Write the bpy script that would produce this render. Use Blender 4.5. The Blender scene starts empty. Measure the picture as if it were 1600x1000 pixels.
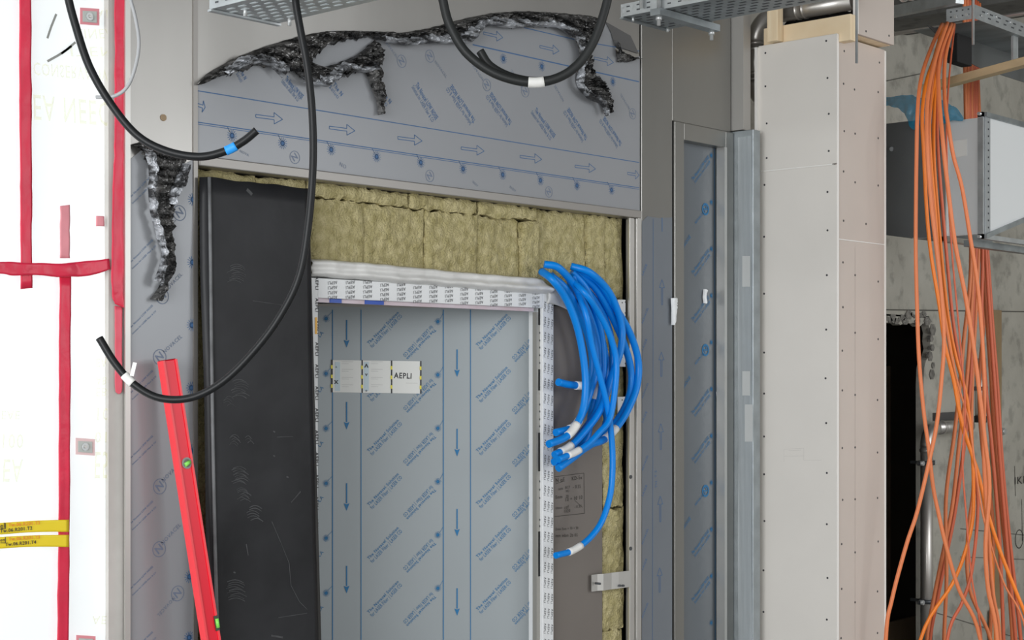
import bpy, math, random
from mathutils import Vector, Matrix, noise
C = bpy.context.scene
COL = C.collection
# ---------------------------------------------------------------- camera, world, lights, exposure
CH = 1.9                                     # eye height
F = 2437.0; HZ = 580.0                       # focal length and horizon row (1600x1000 frame)
FX, FY, RX, RY = .742, .670, .670, -.742     # forward and right vectors; world X runs along the wall, Y goes into it
cam = bpy.data.cameras.new('camera'); camo = bpy.data.objects.new('camera', cam); COL.objects.link(camo)
camo.location = (0, 0, CH); camo.rotation_euler = (math.pi/2, 0, -math.atan2(FX, FY))
cam.sensor_width = 36; cam.lens = 36*F/1600; cam.shift_y = 80/1600; cam.clip_end = 100
C.camera = camo
C.view_settings.view_transform = 'Standard'; C.view_settings.look = 'None'
C.view_settings.gamma = 1; C.view_settings.use_curve_mapping = False; C.view_settings.exposure = 0.0
w = bpy.data.worlds.new('sky'); C.world = w; w.use_nodes = True
nt = w.node_tree; bg = nt.nodes['Background']
tc = nt.nodes.new('ShaderNodeTexCoord'); dot = nt.nodes.new('ShaderNodeVectorMath'); dot.operation = 'DOT_PRODUCT'
dot.inputs[1].default_value = (-.85, -.45, .25)
rmp = nt.nodes.new('ShaderNodeValToRGB')
rmp.color_ramp.elements[0].position = .22; rmp.color_ramp.elements[0].color = (.07, .072, .075, 1)
rmp.color_ramp.elements[1].position = .80; rmp.color_ramp.elements[1].color = (1.0, 1.0, 1.0, 1)
mr = nt.nodes.new('ShaderNodeMapRange'); mr.inputs[1].default_value = -1; mr.inputs[2].default_value = 1
nt.links.new(tc.outputs['Generated'], dot.inputs[0]); nt.links.new(dot.outputs['Value'], mr.inputs[0])
nt.links.new(mr.outputs[0], rmp.inputs[0]); nt.links.new(rmp.outputs[0], bg.inputs[0]); bg.inputs[1].default_value = 1.0

def area(name, loc, rot, sx, sy, power, color=(1, 1, 1)):
    l = bpy.data.lights.new(name, 'AREA'); l.shape = 'RECTANGLE'; l.size = sx; l.size_y = sy; l.energy = power; l.color = color
    o = bpy.data.objects.new(name, l); COL.objects.link(o); o.location = loc; o.rotation_euler = rot
    return o
# daylight outside the sheeted opening, shining in through the sheet (towards -Y)
area('daylight_outside_sheet', (1.4, 5.2, 2.0), (-math.pi/2, 0, 0), 3.4, 4.4, 98, (.97, .99, 1))
# hall window behind and to the left of the photographer, then an added fill
area('hall_window_and_fill', (-4.5, -.2, 2.4), (math.radians(84), 0, math.radians(-86)), 4.5, 3, 420, (.96, .98, 1))
area('hall_window_and_fill', (6.6, -2.2, 3.0), (math.radians(82), 0, math.radians(-12)), 2.6, 2.2, 80, (.96, .98, 1))  # added fill at front right, no such source seen, brightens back wall and duct

# ---------------------------------------------------------------- picture -> place helpers
def ray(px, py):
    t = (px-800)/F
    return Vector((FX+RX*t, FY+RY*t, (HZ-py)/F))
def onY(px, py, Y):
    d = ray(px, py); return d*(Y/d.y) + Vector((0, 0, CH))
def onX(px, py, X):
    d = ray(px, py); return d*(X/d.x) + Vector((0, 0, CH))
def at(px, py, D):
    return ray(px, py)*D + Vector((0, 0, CH))
Yw = 3.45

class Plane:
    def __init__(s, O, U, V=(0, 0, 1)):
        s.O = Vector(O); s.U = Vector(U).normalized(); s.V = Vector(V).normalized(); s.N = s.U.cross(s.V)
    def uv(s, px, py):
        d = ray(px, py); c = Vector((0, 0, CH)); k = (s.O-c).dot(s.N)/d.dot(s.N); p = c+d*k-s.O
        return Vector((p.dot(s.U), p.dot(s.V)))
    def p(s, u, v, off=0):                    # off: towards the viewer side
        return s.O + s.U*u + s.V*v + s.N*off

# ---------------------------------------------------------------- mesh helpers
WL = {}
def wloc(o): return WL.get(o.name, Vector((0, 0, 0)))
class MB:
    def __init__(s): s.v = []; s.f = []; s.sm = []
    def add(s, vs, fs, smooth=False):
        b = len(s.v); s.v += [Vector(x) for x in vs]; s.f += [tuple(i+b for i in f) for f in fs]; s.sm += [smooth]*len(fs); return s
    def box(s, x0, x1, y0, y1, z0, z1):
        return s.add([(x0,y0,z0),(x1,y0,z0),(x1,y1,z0),(x0,y1,z0),(x0,y0,z1),(x1,y0,z1),(x1,y1,z1),(x0,y1,z1)],
                     [(0,3,2,1),(4,5,6,7),(0,1,5,4),(1,2,6,5),(2,3,7,6),(3,0,4,7)])
    def prism(s, pts, vec):                   # closed polygon extruded by vec
        n = len(pts); vec = Vector(vec); p = [Vector(q) for q in pts]
        return s.add(p+[q+vec for q in p], [tuple(range(n))[::-1], tuple(range(n, 2*n))]+[(i, (i+1) % n, n+(i+1) % n, n+i) for i in range(n)])
    def beam(s, a, b, w, h, up=(0, 0, 1)):
        a = Vector(a); b = Vector(b); d = (b-a).normalized(); sd = d.cross(Vector(up)).normalized(); u = sd.cross(d)
        return s.prism([a+sd*w/2*i+u*h/2*j for i, j in ((-1,-1),(1,-1),(1,1),(-1,1))], b-a)
    def tube(s, path, r, n=12, caps=True):
        P = [Vector(p) for p in path]; m = len(P); T = []
        for i in range(m):
            T.append((P[min(i+1, m-1)]-P[max(i-1, 0)]).normalized())
        ref = Vector((0, 1, 0)) if abs(T[0].y) < .9 else Vector((1, 0, 0))
        nrm = (ref-T[0]*ref.dot(T[0])).normalized(); vs = []
        for i in range(m):
            nrm = (nrm-T[i]*nrm.dot(T[i])).normalized(); bn = T[i].cross(nrm)
            rr = r[i] if isinstance(r, (list, tuple)) else r
            for k in range(n):
                a = 2*math.pi*k/n; vs.append(P[i]+nrm*math.cos(a)*rr+bn*math.sin(a)*rr)
        fs = [(i*n+k, i*n+(k+1) % n, (i+1)*n+(k+1) % n, (i+1)*n+k) for i in range(m-1) for k in range(n)]
        s.add(vs, fs, True)
        if caps:
            b = len(s.v)-m*n; s.f += [tuple(b+k for k in range(n))[::-1], tuple(b+(m-1)*n+k for k in range(n))]; s.sm += [False, False]
        return s
    def cyl(s, a, b, r, n=14): return s.tube([a, b], r, n)
    def grid(s, fn, nu, nv, smooth=True):
        vs = [fn(i/nu, j/nv) for j in range(nv+1) for i in range(nu+1)]
        return s.add(vs, [(j*(nu+1)+i, j*(nu+1)+i+1, (j+1)*(nu+1)+i+1, (j+1)*(nu+1)+i) for j in range(nv) for i in range(nu)], smooth)
    def build(s, name, mat, parent=None, origin=None):
        if parent is not None: org = wloc(parent)
        elif origin is not None: org = Vector(origin)
        else:
            lo = [min(v[i] for v in s.v) for i in range(3)]; hi = [max(v[i] for v in s.v) for i in range(3)]
            org = Vector(((lo[0]+hi[0])/2, (lo[1]+hi[1])/2, lo[2]))
        me = bpy.data.meshes.new(name); me.from_pydata([tuple(v-org) for v in s.v], [], s.f)
        me.polygons.foreach_set('use_smooth', s.sm); me.materials.append(mat); me.update()
        o = bpy.data.objects.new(name, me); COL.objects.link(o)
        if parent is not None: o.parent = parent
        else: o.location = org
        WL[o.name] = org
        return o
def thing(name, label, cat, loc, group=None):
    o = bpy.data.objects.new(name, None); COL.objects.link(o); o.location = loc; WL[o.name] = Vector(loc)
    o.empty_display_size = .05
    return tag(o, label, cat, group)
def tag(o, label, cat, group=None):
    o['label'] = label; o['category'] = cat
    if group: o['group'] = group
    return o
def struct(o): o['kind'] = 'structure'; return o
def bevel(o, wd=.002, seg=2):
    m = o.modifiers.new('bevel', 'BEVEL'); m.width = wd; m.segments = seg; m.limit_method = 'ANGLE'; return o
def solid(o, th, off=0):
    m = o.modifiers.new('solid', 'SOLIDIFY'); m.thickness = th; m.offset = off; return o
def smooth_path(P, k=8):
    P = [Vector(p) for p in P]; Q = [P[0]*2-P[1]]+P+[P[-1]*2-P[-2]]; out = []
    for i in range(1, len(Q)-2):
        for j in range(k):
            t = j/k; a, b, c, d = Q[i-1:i+3]
            out.append(.5*((2*b)+(c-a)*t+(2*a-5*b+4*c-d)*t*t+(3*b-a-3*c+d)*t**3))
    out.append(P[-1]); return out
def nearest(path, p):
    return min(range(len(path)), key=lambda i: (path[i]-p).length)

def stamp(src, m, o):                         # surface pattern goes into its part's own mesh, with its own material
    mb = src.m if hasattr(src, 'm') else src
    org = WL[o.name]; me = o.data; vs = [tuple(v.co) for v in me.vertices]; fs = [tuple(p.vertices) for p in me.polygons]
    sm = [p.use_smooth for p in me.polygons]; mi = [p.material_index for p in me.polygons]; n = len(vs); k = len(me.materials)
    vs += [tuple(v-org) for v in mb.v]; fs += [tuple(i+n for i in f) for f in mb.f]; sm += list(mb.sm); mi += [k]*len(mb.f)
    ms = list(me.materials)+[m]; nm = bpy.data.meshes.new(o.name); nm.from_pydata(vs, [], fs)
    for q in ms: nm.materials.append(q)
    nm.polygons.foreach_set('use_smooth', sm); nm.polygons.foreach_set('material_index', mi); nm.update()
    o.data = nm; bpy.data.meshes.remove(me); return o
def each(name, items, m, parent):             # every small fixing a part of its own
    for it in items: it.build(name, m, parent)
# ---------------------------------------------------------------- materials
MATS = {}
def mat(name, col, rough=.5, metal=0, var=0, vscale=4, bump=0, bscale=60, spec=.5, stretch=None, col2=None, detail=4, dist=.01, coat=0):
    if name in MATS: return MATS[name]
    m = bpy.data.materials.new(name); m.use_nodes = True; t = m.node_tree; b = t.nodes['Principled BSDF']
    b.inputs['Base Color'].default_value = (*col, 1); b.inputs['Roughness'].default_value = rough
    b.inputs['Metallic'].default_value = metal; b.inputs['Specular IOR Level'].default_value = spec
    if coat: b.inputs['Coat Weight'].default_value = coat; b.inputs['Coat Roughness'].default_value = .2
    tcn = t.nodes.new('ShaderNodeTexCoord'); mp = t.nodes.new('ShaderNodeMapping'); t.links.new(tcn.outputs['Object'], mp.inputs[0])
    if stretch: mp.inputs['Scale'].default_value = stretch
    if var or col2:
        n = t.nodes.new('ShaderNodeTexNoise'); n.inputs['Scale'].default_value = vscale; n.inputs['Detail'].default_value = detail
        t.links.new(mp.outputs[0], n.inputs['Vector'])
        r = t.nodes.new('ShaderNodeValToRGB'); r.color_ramp.elements[0].position = .3; r.color_ramp.elements[1].position = .7
        c2 = col2 or tuple(min(1, c*(1+var)) for c in col); c1 = col if col2 else tuple(c*(1-var) for c in col)
        r.color_ramp.elements[0].color = (*c1, 1); r.color_ramp.elements[1].color = (*c2, 1)
        t.links.new(n.outputs['Fac'], r.inputs[0]); t.links.new(r.outputs[0], b.inputs['Base Color'])
    if bump:
        n = t.nodes.new('ShaderNodeTexNoise'); n.inputs['Scale'].default_value = bscale; n.inputs['Detail'].default_value = 6
        t.links.new(mp.outputs[0], n.inputs['Vector'])
        bp = t.nodes.new('ShaderNodeBump'); bp.inputs['Strength'].default_value = bump; bp.inputs['Distance'].default_value = dist
        t.links.new(n.outputs['Fac'], bp.inputs['Height']); t.links.new(bp.outputs[0], b.inputs['Normal'])
    MATS[name] = m; return m
steel = mat('brushed_steel', (.40, .39, .37), .36, .9, var=.06, vscale=3, stretch=(1, 1, .3))
steel_shaded = mat('shaded_brushed_steel', (.27, .266, .25), .36, .9, var=.06, vscale=3, stretch=(1, 1, .3))  # brushed steel again, dim reflections right of the doorway put into its colour
steel_lip = mat('steel_edge', (.36, .345, .325), .42, .7)
film = mat('blue_grey_film', (.31, .322, .34), .36, .2, var=.03, vscale=2)
film_door = mat('door_film', (.35, .388, .405), .4, .2, var=.03, vscale=1.5)
film_dark = mat('side_film', (.15, .168, .185), .35, .3, var=.05, vscale=2)
print_blue = mat('film_print_blue', (.055, .14, .30), .5)
print_faint = mat('film_print_faint', (.16, .20, .28), .5)
print_door = mat('door_print_blue', (.015, .17, .38), .5)
ink = mat('black_ink', (.04, .04, .045), .6)
wool = mat('mineral_wool', (.38, .33, .15), .95, col2=(.62, .55, .31), vscale=26, bump=1, bscale=130, spec=.1, detail=8, dist=.012)
black_gap = mat('black_backing', (.012, .012, .012), .8)
alu = mat('mill_aluminium', (.62, .61, .58), .38, .8, var=.05, vscale=5)
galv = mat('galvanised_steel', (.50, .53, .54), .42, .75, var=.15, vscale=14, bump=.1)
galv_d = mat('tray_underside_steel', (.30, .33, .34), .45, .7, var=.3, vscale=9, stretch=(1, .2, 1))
slot_m = mat('slot_dark', (.06, .065, .07), .7)
slot_l = mat('slot_light', (.62, .68, .70), .5)
white_tape = mat('white_tape', (.78, .80, .81), .5, var=.03)
white_pl = mat('white_plastic', (.72, .72, .70), .35, var=.08, vscale=8, bump=.4, bscale=18)
rubber = mat('black_rubber', (.010, .0105, .012), .45, col2=(.030, .031, .034), vscale=3.0, bump=.25, bscale=9, spec=.25, detail=8)
rubber_edge = mat('rubber_edge', (.035, .033, .03), .55, var=.4)
scuff = mat('chalky_scuff', (.062, .064, .067), .8, var=.3, vscale=30)
cable_blk = mat('black_cable', (.008, .009, .010), .42, spec=.3)
conduit_blk = mat('black_conduit', (.02, .022, .022), .45, spec=.3)
cable_gry = mat('grey_cable', (.38, .39, .40), .4)
blue = mat('blue_conduit', (.0, .235, .76), .36, spec=.35)
blue_in = mat('blue_band', (.02, .32, .85), .5)
orange = mat('orange_cable', (.76, .215, .075), .45)
orange_b = mat('bright_orange_cable', (.95, .24, .02), .42)
orange_r = mat('reddish_cable', (.66, .14, .06), .45)
gyps = mat('gypsum_board', (.74, .71, .66), .75, var=.025, vscale=3, spec=.2)
gyps_p = mat('gypsum_board_brown_paper', (.60, .53, .475), .75, var=.03, vscale=3, spec=.2)
gyps_e = mat('gypsum_edge', (.86, .84, .80), .8)
timber = mat('spruce_timber', (.80, .63, .41), .6, col2=(.88, .74, .53), vscale=6, stretch=(8, 1, 1), spec=.2)
timber_v = mat('spruce_stud', (.80, .63, .41), .6, col2=(.88, .74, .53), vscale=6, stretch=(12, 12, .6), spec=.2)
timber_o = mat('old_plank', (.40, .31, .19), .7, col2=(.60, .47, .28), vscale=5, stretch=(3, .6, 3), spec=.2)
stain = mat('stainless_pipe', (.58, .56, .53), .34, .75, var=.06)
red_tape = mat('red_tape', (.72, .025, .07), .32, var=.12, vscale=6, bump=.3, bscale=14)
red_pale = mat('faded_red_tape', (.80, .30, .34), .5)
yel_tape = mat('yellow_tape', (.88, .68, .02), .45)
red_lvl = mat('red_paint', (.78, .0, .022), .35)
red_lvl2 = mat('red_paint_edge', (.88, .06, .075), .35)
postm = mat('beige_plaster', (.52, .50, .47), .7, var=.12, vscale=6, bump=.2, bscale=20)
duct_lit = mat('lit_duct', (.80, .83, .84), .4, .2)  # sheet metal with its bright window reflection put into the colour
duct_shaded = mat('shaded_duct', (.25, .27, .28), .4, .4, var=.12, vscale=3)  # same duct metal, shade of the face turned from light put into colour
paper = mat('paper_label', (.82, .83, .80), .6)
filler = mat('grey_brown_board', (.185, .165, .148), .5, .1, var=.07, vscale=2)
pencil = mat('marker_writing', (.05, .045, .04), .7)
washer_m = mat('washer', (.6, .62, .62), .35, .6)
blackyel = mat('yellow_mark', (.85, .75, .08), .5)

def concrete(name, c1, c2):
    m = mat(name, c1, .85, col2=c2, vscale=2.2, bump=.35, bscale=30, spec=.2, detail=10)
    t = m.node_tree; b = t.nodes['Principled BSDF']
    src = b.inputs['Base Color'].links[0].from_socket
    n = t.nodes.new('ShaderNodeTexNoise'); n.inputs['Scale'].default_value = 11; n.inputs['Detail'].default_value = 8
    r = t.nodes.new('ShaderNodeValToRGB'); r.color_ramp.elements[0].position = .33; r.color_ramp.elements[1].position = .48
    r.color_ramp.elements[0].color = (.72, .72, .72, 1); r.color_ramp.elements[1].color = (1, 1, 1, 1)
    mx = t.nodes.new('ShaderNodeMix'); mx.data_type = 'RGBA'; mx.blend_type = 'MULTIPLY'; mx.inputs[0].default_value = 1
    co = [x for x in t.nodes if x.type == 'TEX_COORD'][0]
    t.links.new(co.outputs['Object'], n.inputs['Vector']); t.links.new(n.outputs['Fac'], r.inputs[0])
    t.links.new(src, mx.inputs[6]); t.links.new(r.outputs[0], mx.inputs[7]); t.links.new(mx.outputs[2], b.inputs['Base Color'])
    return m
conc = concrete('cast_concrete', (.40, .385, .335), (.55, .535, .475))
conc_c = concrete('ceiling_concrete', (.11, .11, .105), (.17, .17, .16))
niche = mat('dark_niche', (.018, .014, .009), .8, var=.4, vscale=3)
# crumpled black and silver film
def crumple_mat(name, c1, c2, lo=.42, hi=.6, metal=.35, rough=.3):
    m = mat(name, c1, rough, metal, col2=c2, vscale=34, bump=.35, bscale=90, detail=5, stretch=(.3, 1, 1.8))
    for n in m.node_tree.nodes:
        if n.type == 'VALTORGB': n.color_ramp.elements[0].position = lo; n.color_ramp.elements[1].position = hi
    return m
crum_b = crumple_mat('crumpled_black_film', (.018, .018, .018), (.19, .187, .183), .42, .68, .5, .24)
crum_s = crumple_mat('crumpled_silver_film', (.035, .036, .038), (.44, .46, .49), .42, .60, .3, .28)
# translucent site sheet
def sheet_mat():
    m = bpy.data.materials.new('translucent_sheet'); m.use_nodes = True; t = m.node_tree
    for n in list(t.nodes): t.nodes.remove(n)
    o = t.nodes.new('ShaderNodeOutputMaterial'); tl = t.nodes.new('ShaderNodeBsdfTranslucent'); tl.inputs[0].default_value = (.92, .96, .97, 1)
    df = t.nodes.new('ShaderNodeBsdfDiffuse'); df.inputs[0].default_value = (.85, .87, .87, 1)
    gl = t.nodes.new('ShaderNodeBsdfGlossy'); gl.inputs['Roughness'].default_value = .25
    a = t.nodes.new('ShaderNodeMixShader'); a.inputs[0].default_value = .3; b = t.nodes.new('ShaderNodeMixShader'); b.inputs[0].default_value = .05
    t.links.new(tl.outputs[0], a.inputs[1]); t.links.new(df.outputs[0], a.inputs[2])
    t.links.new(a.outputs[0], b.inputs[1]); t.links.new(gl.outputs[0], b.inputs[2]); t.links.new(b.outputs[0], o.inputs[0]); return m
sheetm = sheet_mat()
def film_trans(name, col, alpha):
    m = mat(name, col, .25); m.node_tree.nodes['Principled BSDF'].inputs['Alpha'].default_value = alpha; return m
faint_y = film_trans('pale_yellow_print', (.90, .88, .25), .28)
blue_wrap = film_trans('blue_plastic_wrap', (.03, .30, .50), .78)
clear_wrap = film_trans('clear_plastic_wrap', (.62, .67, .69), .45)

# ---------------------------------------------------------------- print helpers (surface lettering)
GL = {}
def glyph(txt, bold=0):
    k = (txt, bold)
    if k in GL: return GL[k]
    cu = bpy.data.curves.new('t', 'FONT'); cu.body = txt; cu.size = 1; cu.resolution_u = 2; cu.offset = bold; cu.space_character = 1.14; cu.align_x = 'CENTER'; cu.align_y = 'CENTER'
    ob = bpy.data.objects.new('t', cu); COL.objects.link(ob); dg = bpy.context.evaluated_depsgraph_get(); me = bpy.data.meshes.new_from_object(ob.evaluated_get(dg))
    vs = [(v.co.x, v.co.y) for v in me.vertices]; fs = [tuple(p.vertices) for p in me.polygons]
    bpy.data.objects.remove(ob); bpy.data.curves.remove(cu); bpy.data.meshes.remove(me)
    wd = max(v[0] for v in vs)-min(v[0] for v in vs); GL[k] = (vs, fs, wd); return GL[k]
class Print:
    def __init__(s, pl, off=.0012): s.pl = pl; s.off = off; s.m = MB()
    def text(s, txt, c, size, ang=0, bold=0, mirror=1, sy=1):
        vs, fs, wd = glyph(txt, bold); ca, sa = math.cos(ang), math.sin(ang)
        s.m.add([s.pl.p(c[0]+(x*mirror*ca-y*sy*sa)*size, c[1]+(x*mirror*sa+y*sy*ca)*size, s.off) for x, y in vs], fs)
    def run(s, txt, a, b, h=None, bold=0, flip=False, shift=0, mirror=1):   # text fitted between two picture points
        p, q = s.pl.uv(*a), s.pl.uv(*b); d = q-p; L = d.length; vs, fs, wd = glyph(txt, bold); size = L/wd
        n = Vector((-d.y, d.x))/L; c = (p+q)/2 + n*shift*size
        sy = 1 if h is None else h/size
        s.text(txt, c, size, math.atan2(d.y, d.x)+(math.pi if flip else 0), bold, mirror, sy)
    def line(s, pts, wd, closed=False):
        P = [Vector(p) for p in pts]; P = P+[P[0]] if closed else P
        for a, b in zip(P, P[1:]):
            d = b-a
            if d.length < 1e-6: continue
            n = Vector((-d.y, d.x))/d.length*wd/2
            s.m.add([s.pl.p(*(a-n), s.off), s.pl.p(*(b-n), s.off), s.pl.p(*(b+n), s.off), s.pl.p(*(a+n), s.off)], [(0, 1, 2, 3)])
    def pline(s, pts, wd, closed=False): s.line([s.pl.uv(*p) for p in pts], wd, closed)
    def poly(s, pts): s.m.add([s.pl.p(*p, s.off) for p in pts], [tuple(range(len(pts)))])
    def rect(s, a, b): s.poly([(a[0], a[1]), (b[0], a[1]), (b[0], b[1]), (a[0], b[1])])
    def star(s, px, r):
        c = s.pl.uv(*px); s.poly([(c.x+math.cos(a)*r*.45, c.y+math.sin(a)*r*.45) for a in [i*math.pi/5 for i in range(10)]])
        for i in range(14):
            a = i*math.pi/7; u = Vector((math.cos(a), math.sin(a))); s.line([c+u*r*.3, c+u*r], r*.10)
    def ring(s, px, r, wd, letter=True):
        c = s.pl.uv(*px); s.line([(c.x+math.cos(a)*r, c.y+math.sin(a)*r) for a in [i*math.pi/10 for i in range(20)]], wd, True)
        if letter: s.text('N', c, r*1.5, .7, .02)
    def arrow_out(s, a, b, wd, lw=.0022):     # outlined arrow between two picture points
        p, q = s.pl.uv(*a), s.pl.uv(*b); d = (q-p); L = d.length; u = d/L; n = Vector((-u.y, u.x)); h = L*.32
        s.line([p+n*wd*.25, q-u*h+n*wd*.25, q-u*h+n*wd, q, q-u*h-n*wd, q-u*h-n*wd*.25, p-n*wd*.25], lw, True)
    def arrow(s, a, b, wd):
        p, q = s.pl.uv(*a), s.pl.uv(*b); d = (q-p); L = d.length; u = d/L; n = Vector((-u.y, u.x)); h = min(L*.3, wd*2.6)
        s.line([p, q-u*h], wd*.45); s.poly([q-u*h+n*wd, q-u*h*.85, q-u*h-n*wd, q])
    def build(s, name, m, parent=None): return s.m.build(name, m, parent)
PW = Plane((0, Yw, 0), (1, 0, 0)); PW.N = Vector((0, -1, 0))
def planeY(Y): p = Plane((0, Y, 0), (1, 0, 0)); p.N = Vector((0, -1, 0)); return p

def X_(px, Y=Yw): return onY(px, 500, Y).x
def Z_(px, py, Y=Yw): return onY(px, py, Y).z

# ================================================================ SETTING
HT = 4.3
struct(MB().box(-3, 11, -3, 6, -.1, 0).build('floor', mat('floor_concrete', (.30, .295, .28), .8, var=.1, vscale=2)))
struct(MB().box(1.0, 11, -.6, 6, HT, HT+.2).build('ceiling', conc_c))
struct(MB().box(10.6, 10.8, -1, 4.6, 0, HT).build('wall_right', conc))
# back wall of cast concrete with the rough broken opening
YB = 4.4
oz = Z_(1400, 505, YB); ox1 = X_(1452, YB); ox0 = ox1-.95
b = MB(); b.box(2.45, ox0, YB, YB+.05, 0, HT); b.box(ox0, ox1, YB, YB+.05, oz+.04, HT)
rough = [(1452,500),(1451,508),(1454,520),(1453,533),(1455,545),(1452,556),(1447,563),(1444,575),(1443,600)]
pr = [Vector((p.x, YB, p.z)) for p in [onY(x, y, YB) for x, y in rough]]
pr += [Vector((X_(1443, YB), YB, 0)), Vector((10.7, YB, 0)), Vector((10.7, YB, HT)), Vector((ox1, YB, HT))]
b.prism(pr, (0, .05, 0))
tl = [Vector((ox0, YB, oz+.05))]
random.seed(3)
for i in range(25): tl.append(Vector((ox0+(ox1-ox0)*i/24, YB, oz+random.uniform(-.015, .015))))
tl.append(Vector((ox1, YB, oz+.05))); b.prism(tl, (0, .05, 0))
wb = struct(b.build('wall_back', conc))
P = Print(planeY(YB), .002)
for y in (484,): P.pline([(1383, 484), (1600, 487)], .008)
P.pline([(1500, 826), (1600, 836)], .005); P.pline([(1500, 870), (1600, 874)], .004); P.pline([(1383, 127), (1440, 115)], .006)
P.pline([(1455, 955), (1600, 1000)], .005)
stamp(P, mat('joint_dark', (.12, .115, .10), .9), wb)
P = Print(planeY(YB), .003); P.run('IKI', (1585, 752), (1600, 750), h=.07); P.ring((1592, 842), .06, .006, False); P.pline([(1585, 728), (1586, 775)], .005); P.pline([(1596, 780), (1597, 845)], .005)
stamp(P, pencil, wb)
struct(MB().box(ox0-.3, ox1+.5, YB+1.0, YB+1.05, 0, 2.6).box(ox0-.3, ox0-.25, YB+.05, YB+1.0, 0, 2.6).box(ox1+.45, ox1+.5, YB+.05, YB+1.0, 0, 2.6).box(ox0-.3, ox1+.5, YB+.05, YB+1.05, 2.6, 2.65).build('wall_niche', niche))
# partition that closes the void behind the cladding
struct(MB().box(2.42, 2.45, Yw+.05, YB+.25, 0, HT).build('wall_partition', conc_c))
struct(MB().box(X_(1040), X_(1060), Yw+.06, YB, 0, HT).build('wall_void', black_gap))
# chipped concrete rim round the opening
b = MB(); random.seed(9)
for i in range(16):
    x = ox0+.35+(ox1-ox0-.35)*i/16; z = oz+.03+random.uniform(-.02, .04); r = random.uniform(.02, .05)
    b.prism([Vector((x+math.cos(a)*r*random.uniform(.7, 1.2), YB-.006, z+math.sin(a)*r*.6)) for a in [k*math.pi/3 for k in range(6)]], (0, .02, 0))
for i in range(6):
    z = Z_(1450, 515+i*14, YB); x = ox1+random.uniform(.0, .06); r = random.uniform(.02, .04)
    b.prism([Vector((x+math.cos(a)*r, YB-.006, z+math.sin(a)*r)) for a in [k*math.pi/3 for k in range(6)]], (0, .02, 0))
stamp(b, mat('broken_concrete', (.22, .21, .19), .95, var=.4, vscale=30, bump=1), wb)

# left opening closed with a translucent sheet
YS = Yw+.02
xs1 = X_(167, YS)
win = MB().grid(lambda u, v: Vector((.6+(xs1-.6)*u, YS+.006*math.sin(u*34+v*3)*math.sin(v*5+1), HT*v)), 60, 20).build('window_1', sheetm)
struct(win); win['label'] = 'translucent white site sheet in the left opening'
struct(MB().box(xs1-.005, X_(194), YS-.015, YS+.08, 0, HT).build('trim_1', postm))
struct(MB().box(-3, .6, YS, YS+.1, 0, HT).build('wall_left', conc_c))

# ================================================================ STEEL CLADDING
# left jamb panel
xa, xb = X_(195), X_(305)
t = thing('steel_jamb_panel', 'tall steel jamb panel, bare on top, blue-printed film below, left of the rubber sheet', 'panel', ((xa+xb)/2, Yw, 0))
bevel(MB().box(xa, xb, Yw, Yw+.05, 0, HT-.01).build('panel_face', steel, t), .003)
MB().box(xa-.004, xa+.012, Yw-.008, Yw, 0, HT-.01).build('edge_trim', alu, t)
MB().box(xb-.008, xb+.006, Yw-.004, Yw+.05, 0, HT-.01).build('edge_trim', steel_lip, t)
zf = Z_(250, 245)
x0, x1 = xa+.013, xb-.009
fl = MB().prism([(x0, Yw, 0), (x1, Yw, 0), (x1, Yw, Z_(300, 250)), (X_(275), Yw, Z_(275, 262)), (X_(262), Yw, Z_(262, 255)), (X_(240), Yw, Z_(240, 240)), (X_(225), Yw, Z_(225, 232)), (x0, Yw, Z_(203, 250))], (0, -.0012, 0)).build('protective_film', film, t)
P = Print(PW, .0018)
for y in (312, 410, 508, 606, 704, 803, 901, 996): P.star((301-(y-312)*.009, y), .017)
for k in range(-1, 7):
    y = 408+k*102
    P.run('The Novacel LOW NOISE', (202, y+3), (238, y-33)) if y > 500 or y < 420 else P.run('Novacel LOW NOISE', (203, y), (238, y-32), bold=.01)
    P.run('Solution for LASER Fiber & CO', (206, y+12), (243, y-24))
for y in (255, 352, 450, 553): pass
stamp(P, print_blue, fl)
P = Print(PW, .0018)
for (cx, cy) in ((280, 333), (253, 463), (249, 558), (249, 760), (248, 858)):
    P.ring((cx, cy), .020, .0022)
for a, b_ in (((258, 455), (283, 428)), ((255, 551), (283, 525)), ((253, 752), (283, 722)), ((252, 850), (281, 819))): P.run('NOVACEL', a, b_, bold=.01)
P.ring((277, 927), .020, .0022); P.run('NOVACEL', (246, 962), (272, 933), flip=True); P.run('NOVACEL', (263, 356), (274, 344), flip=True)
stamp(P, print_faint, fl)
o = MB().cyl((X_(255), Yw-.003, Z_(255, 184)), (X_(255), Yw+.001, Z_(255, 184)), .009).build('hole', mat('hole_rim', (.33, .24, .15), .7), t)

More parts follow.
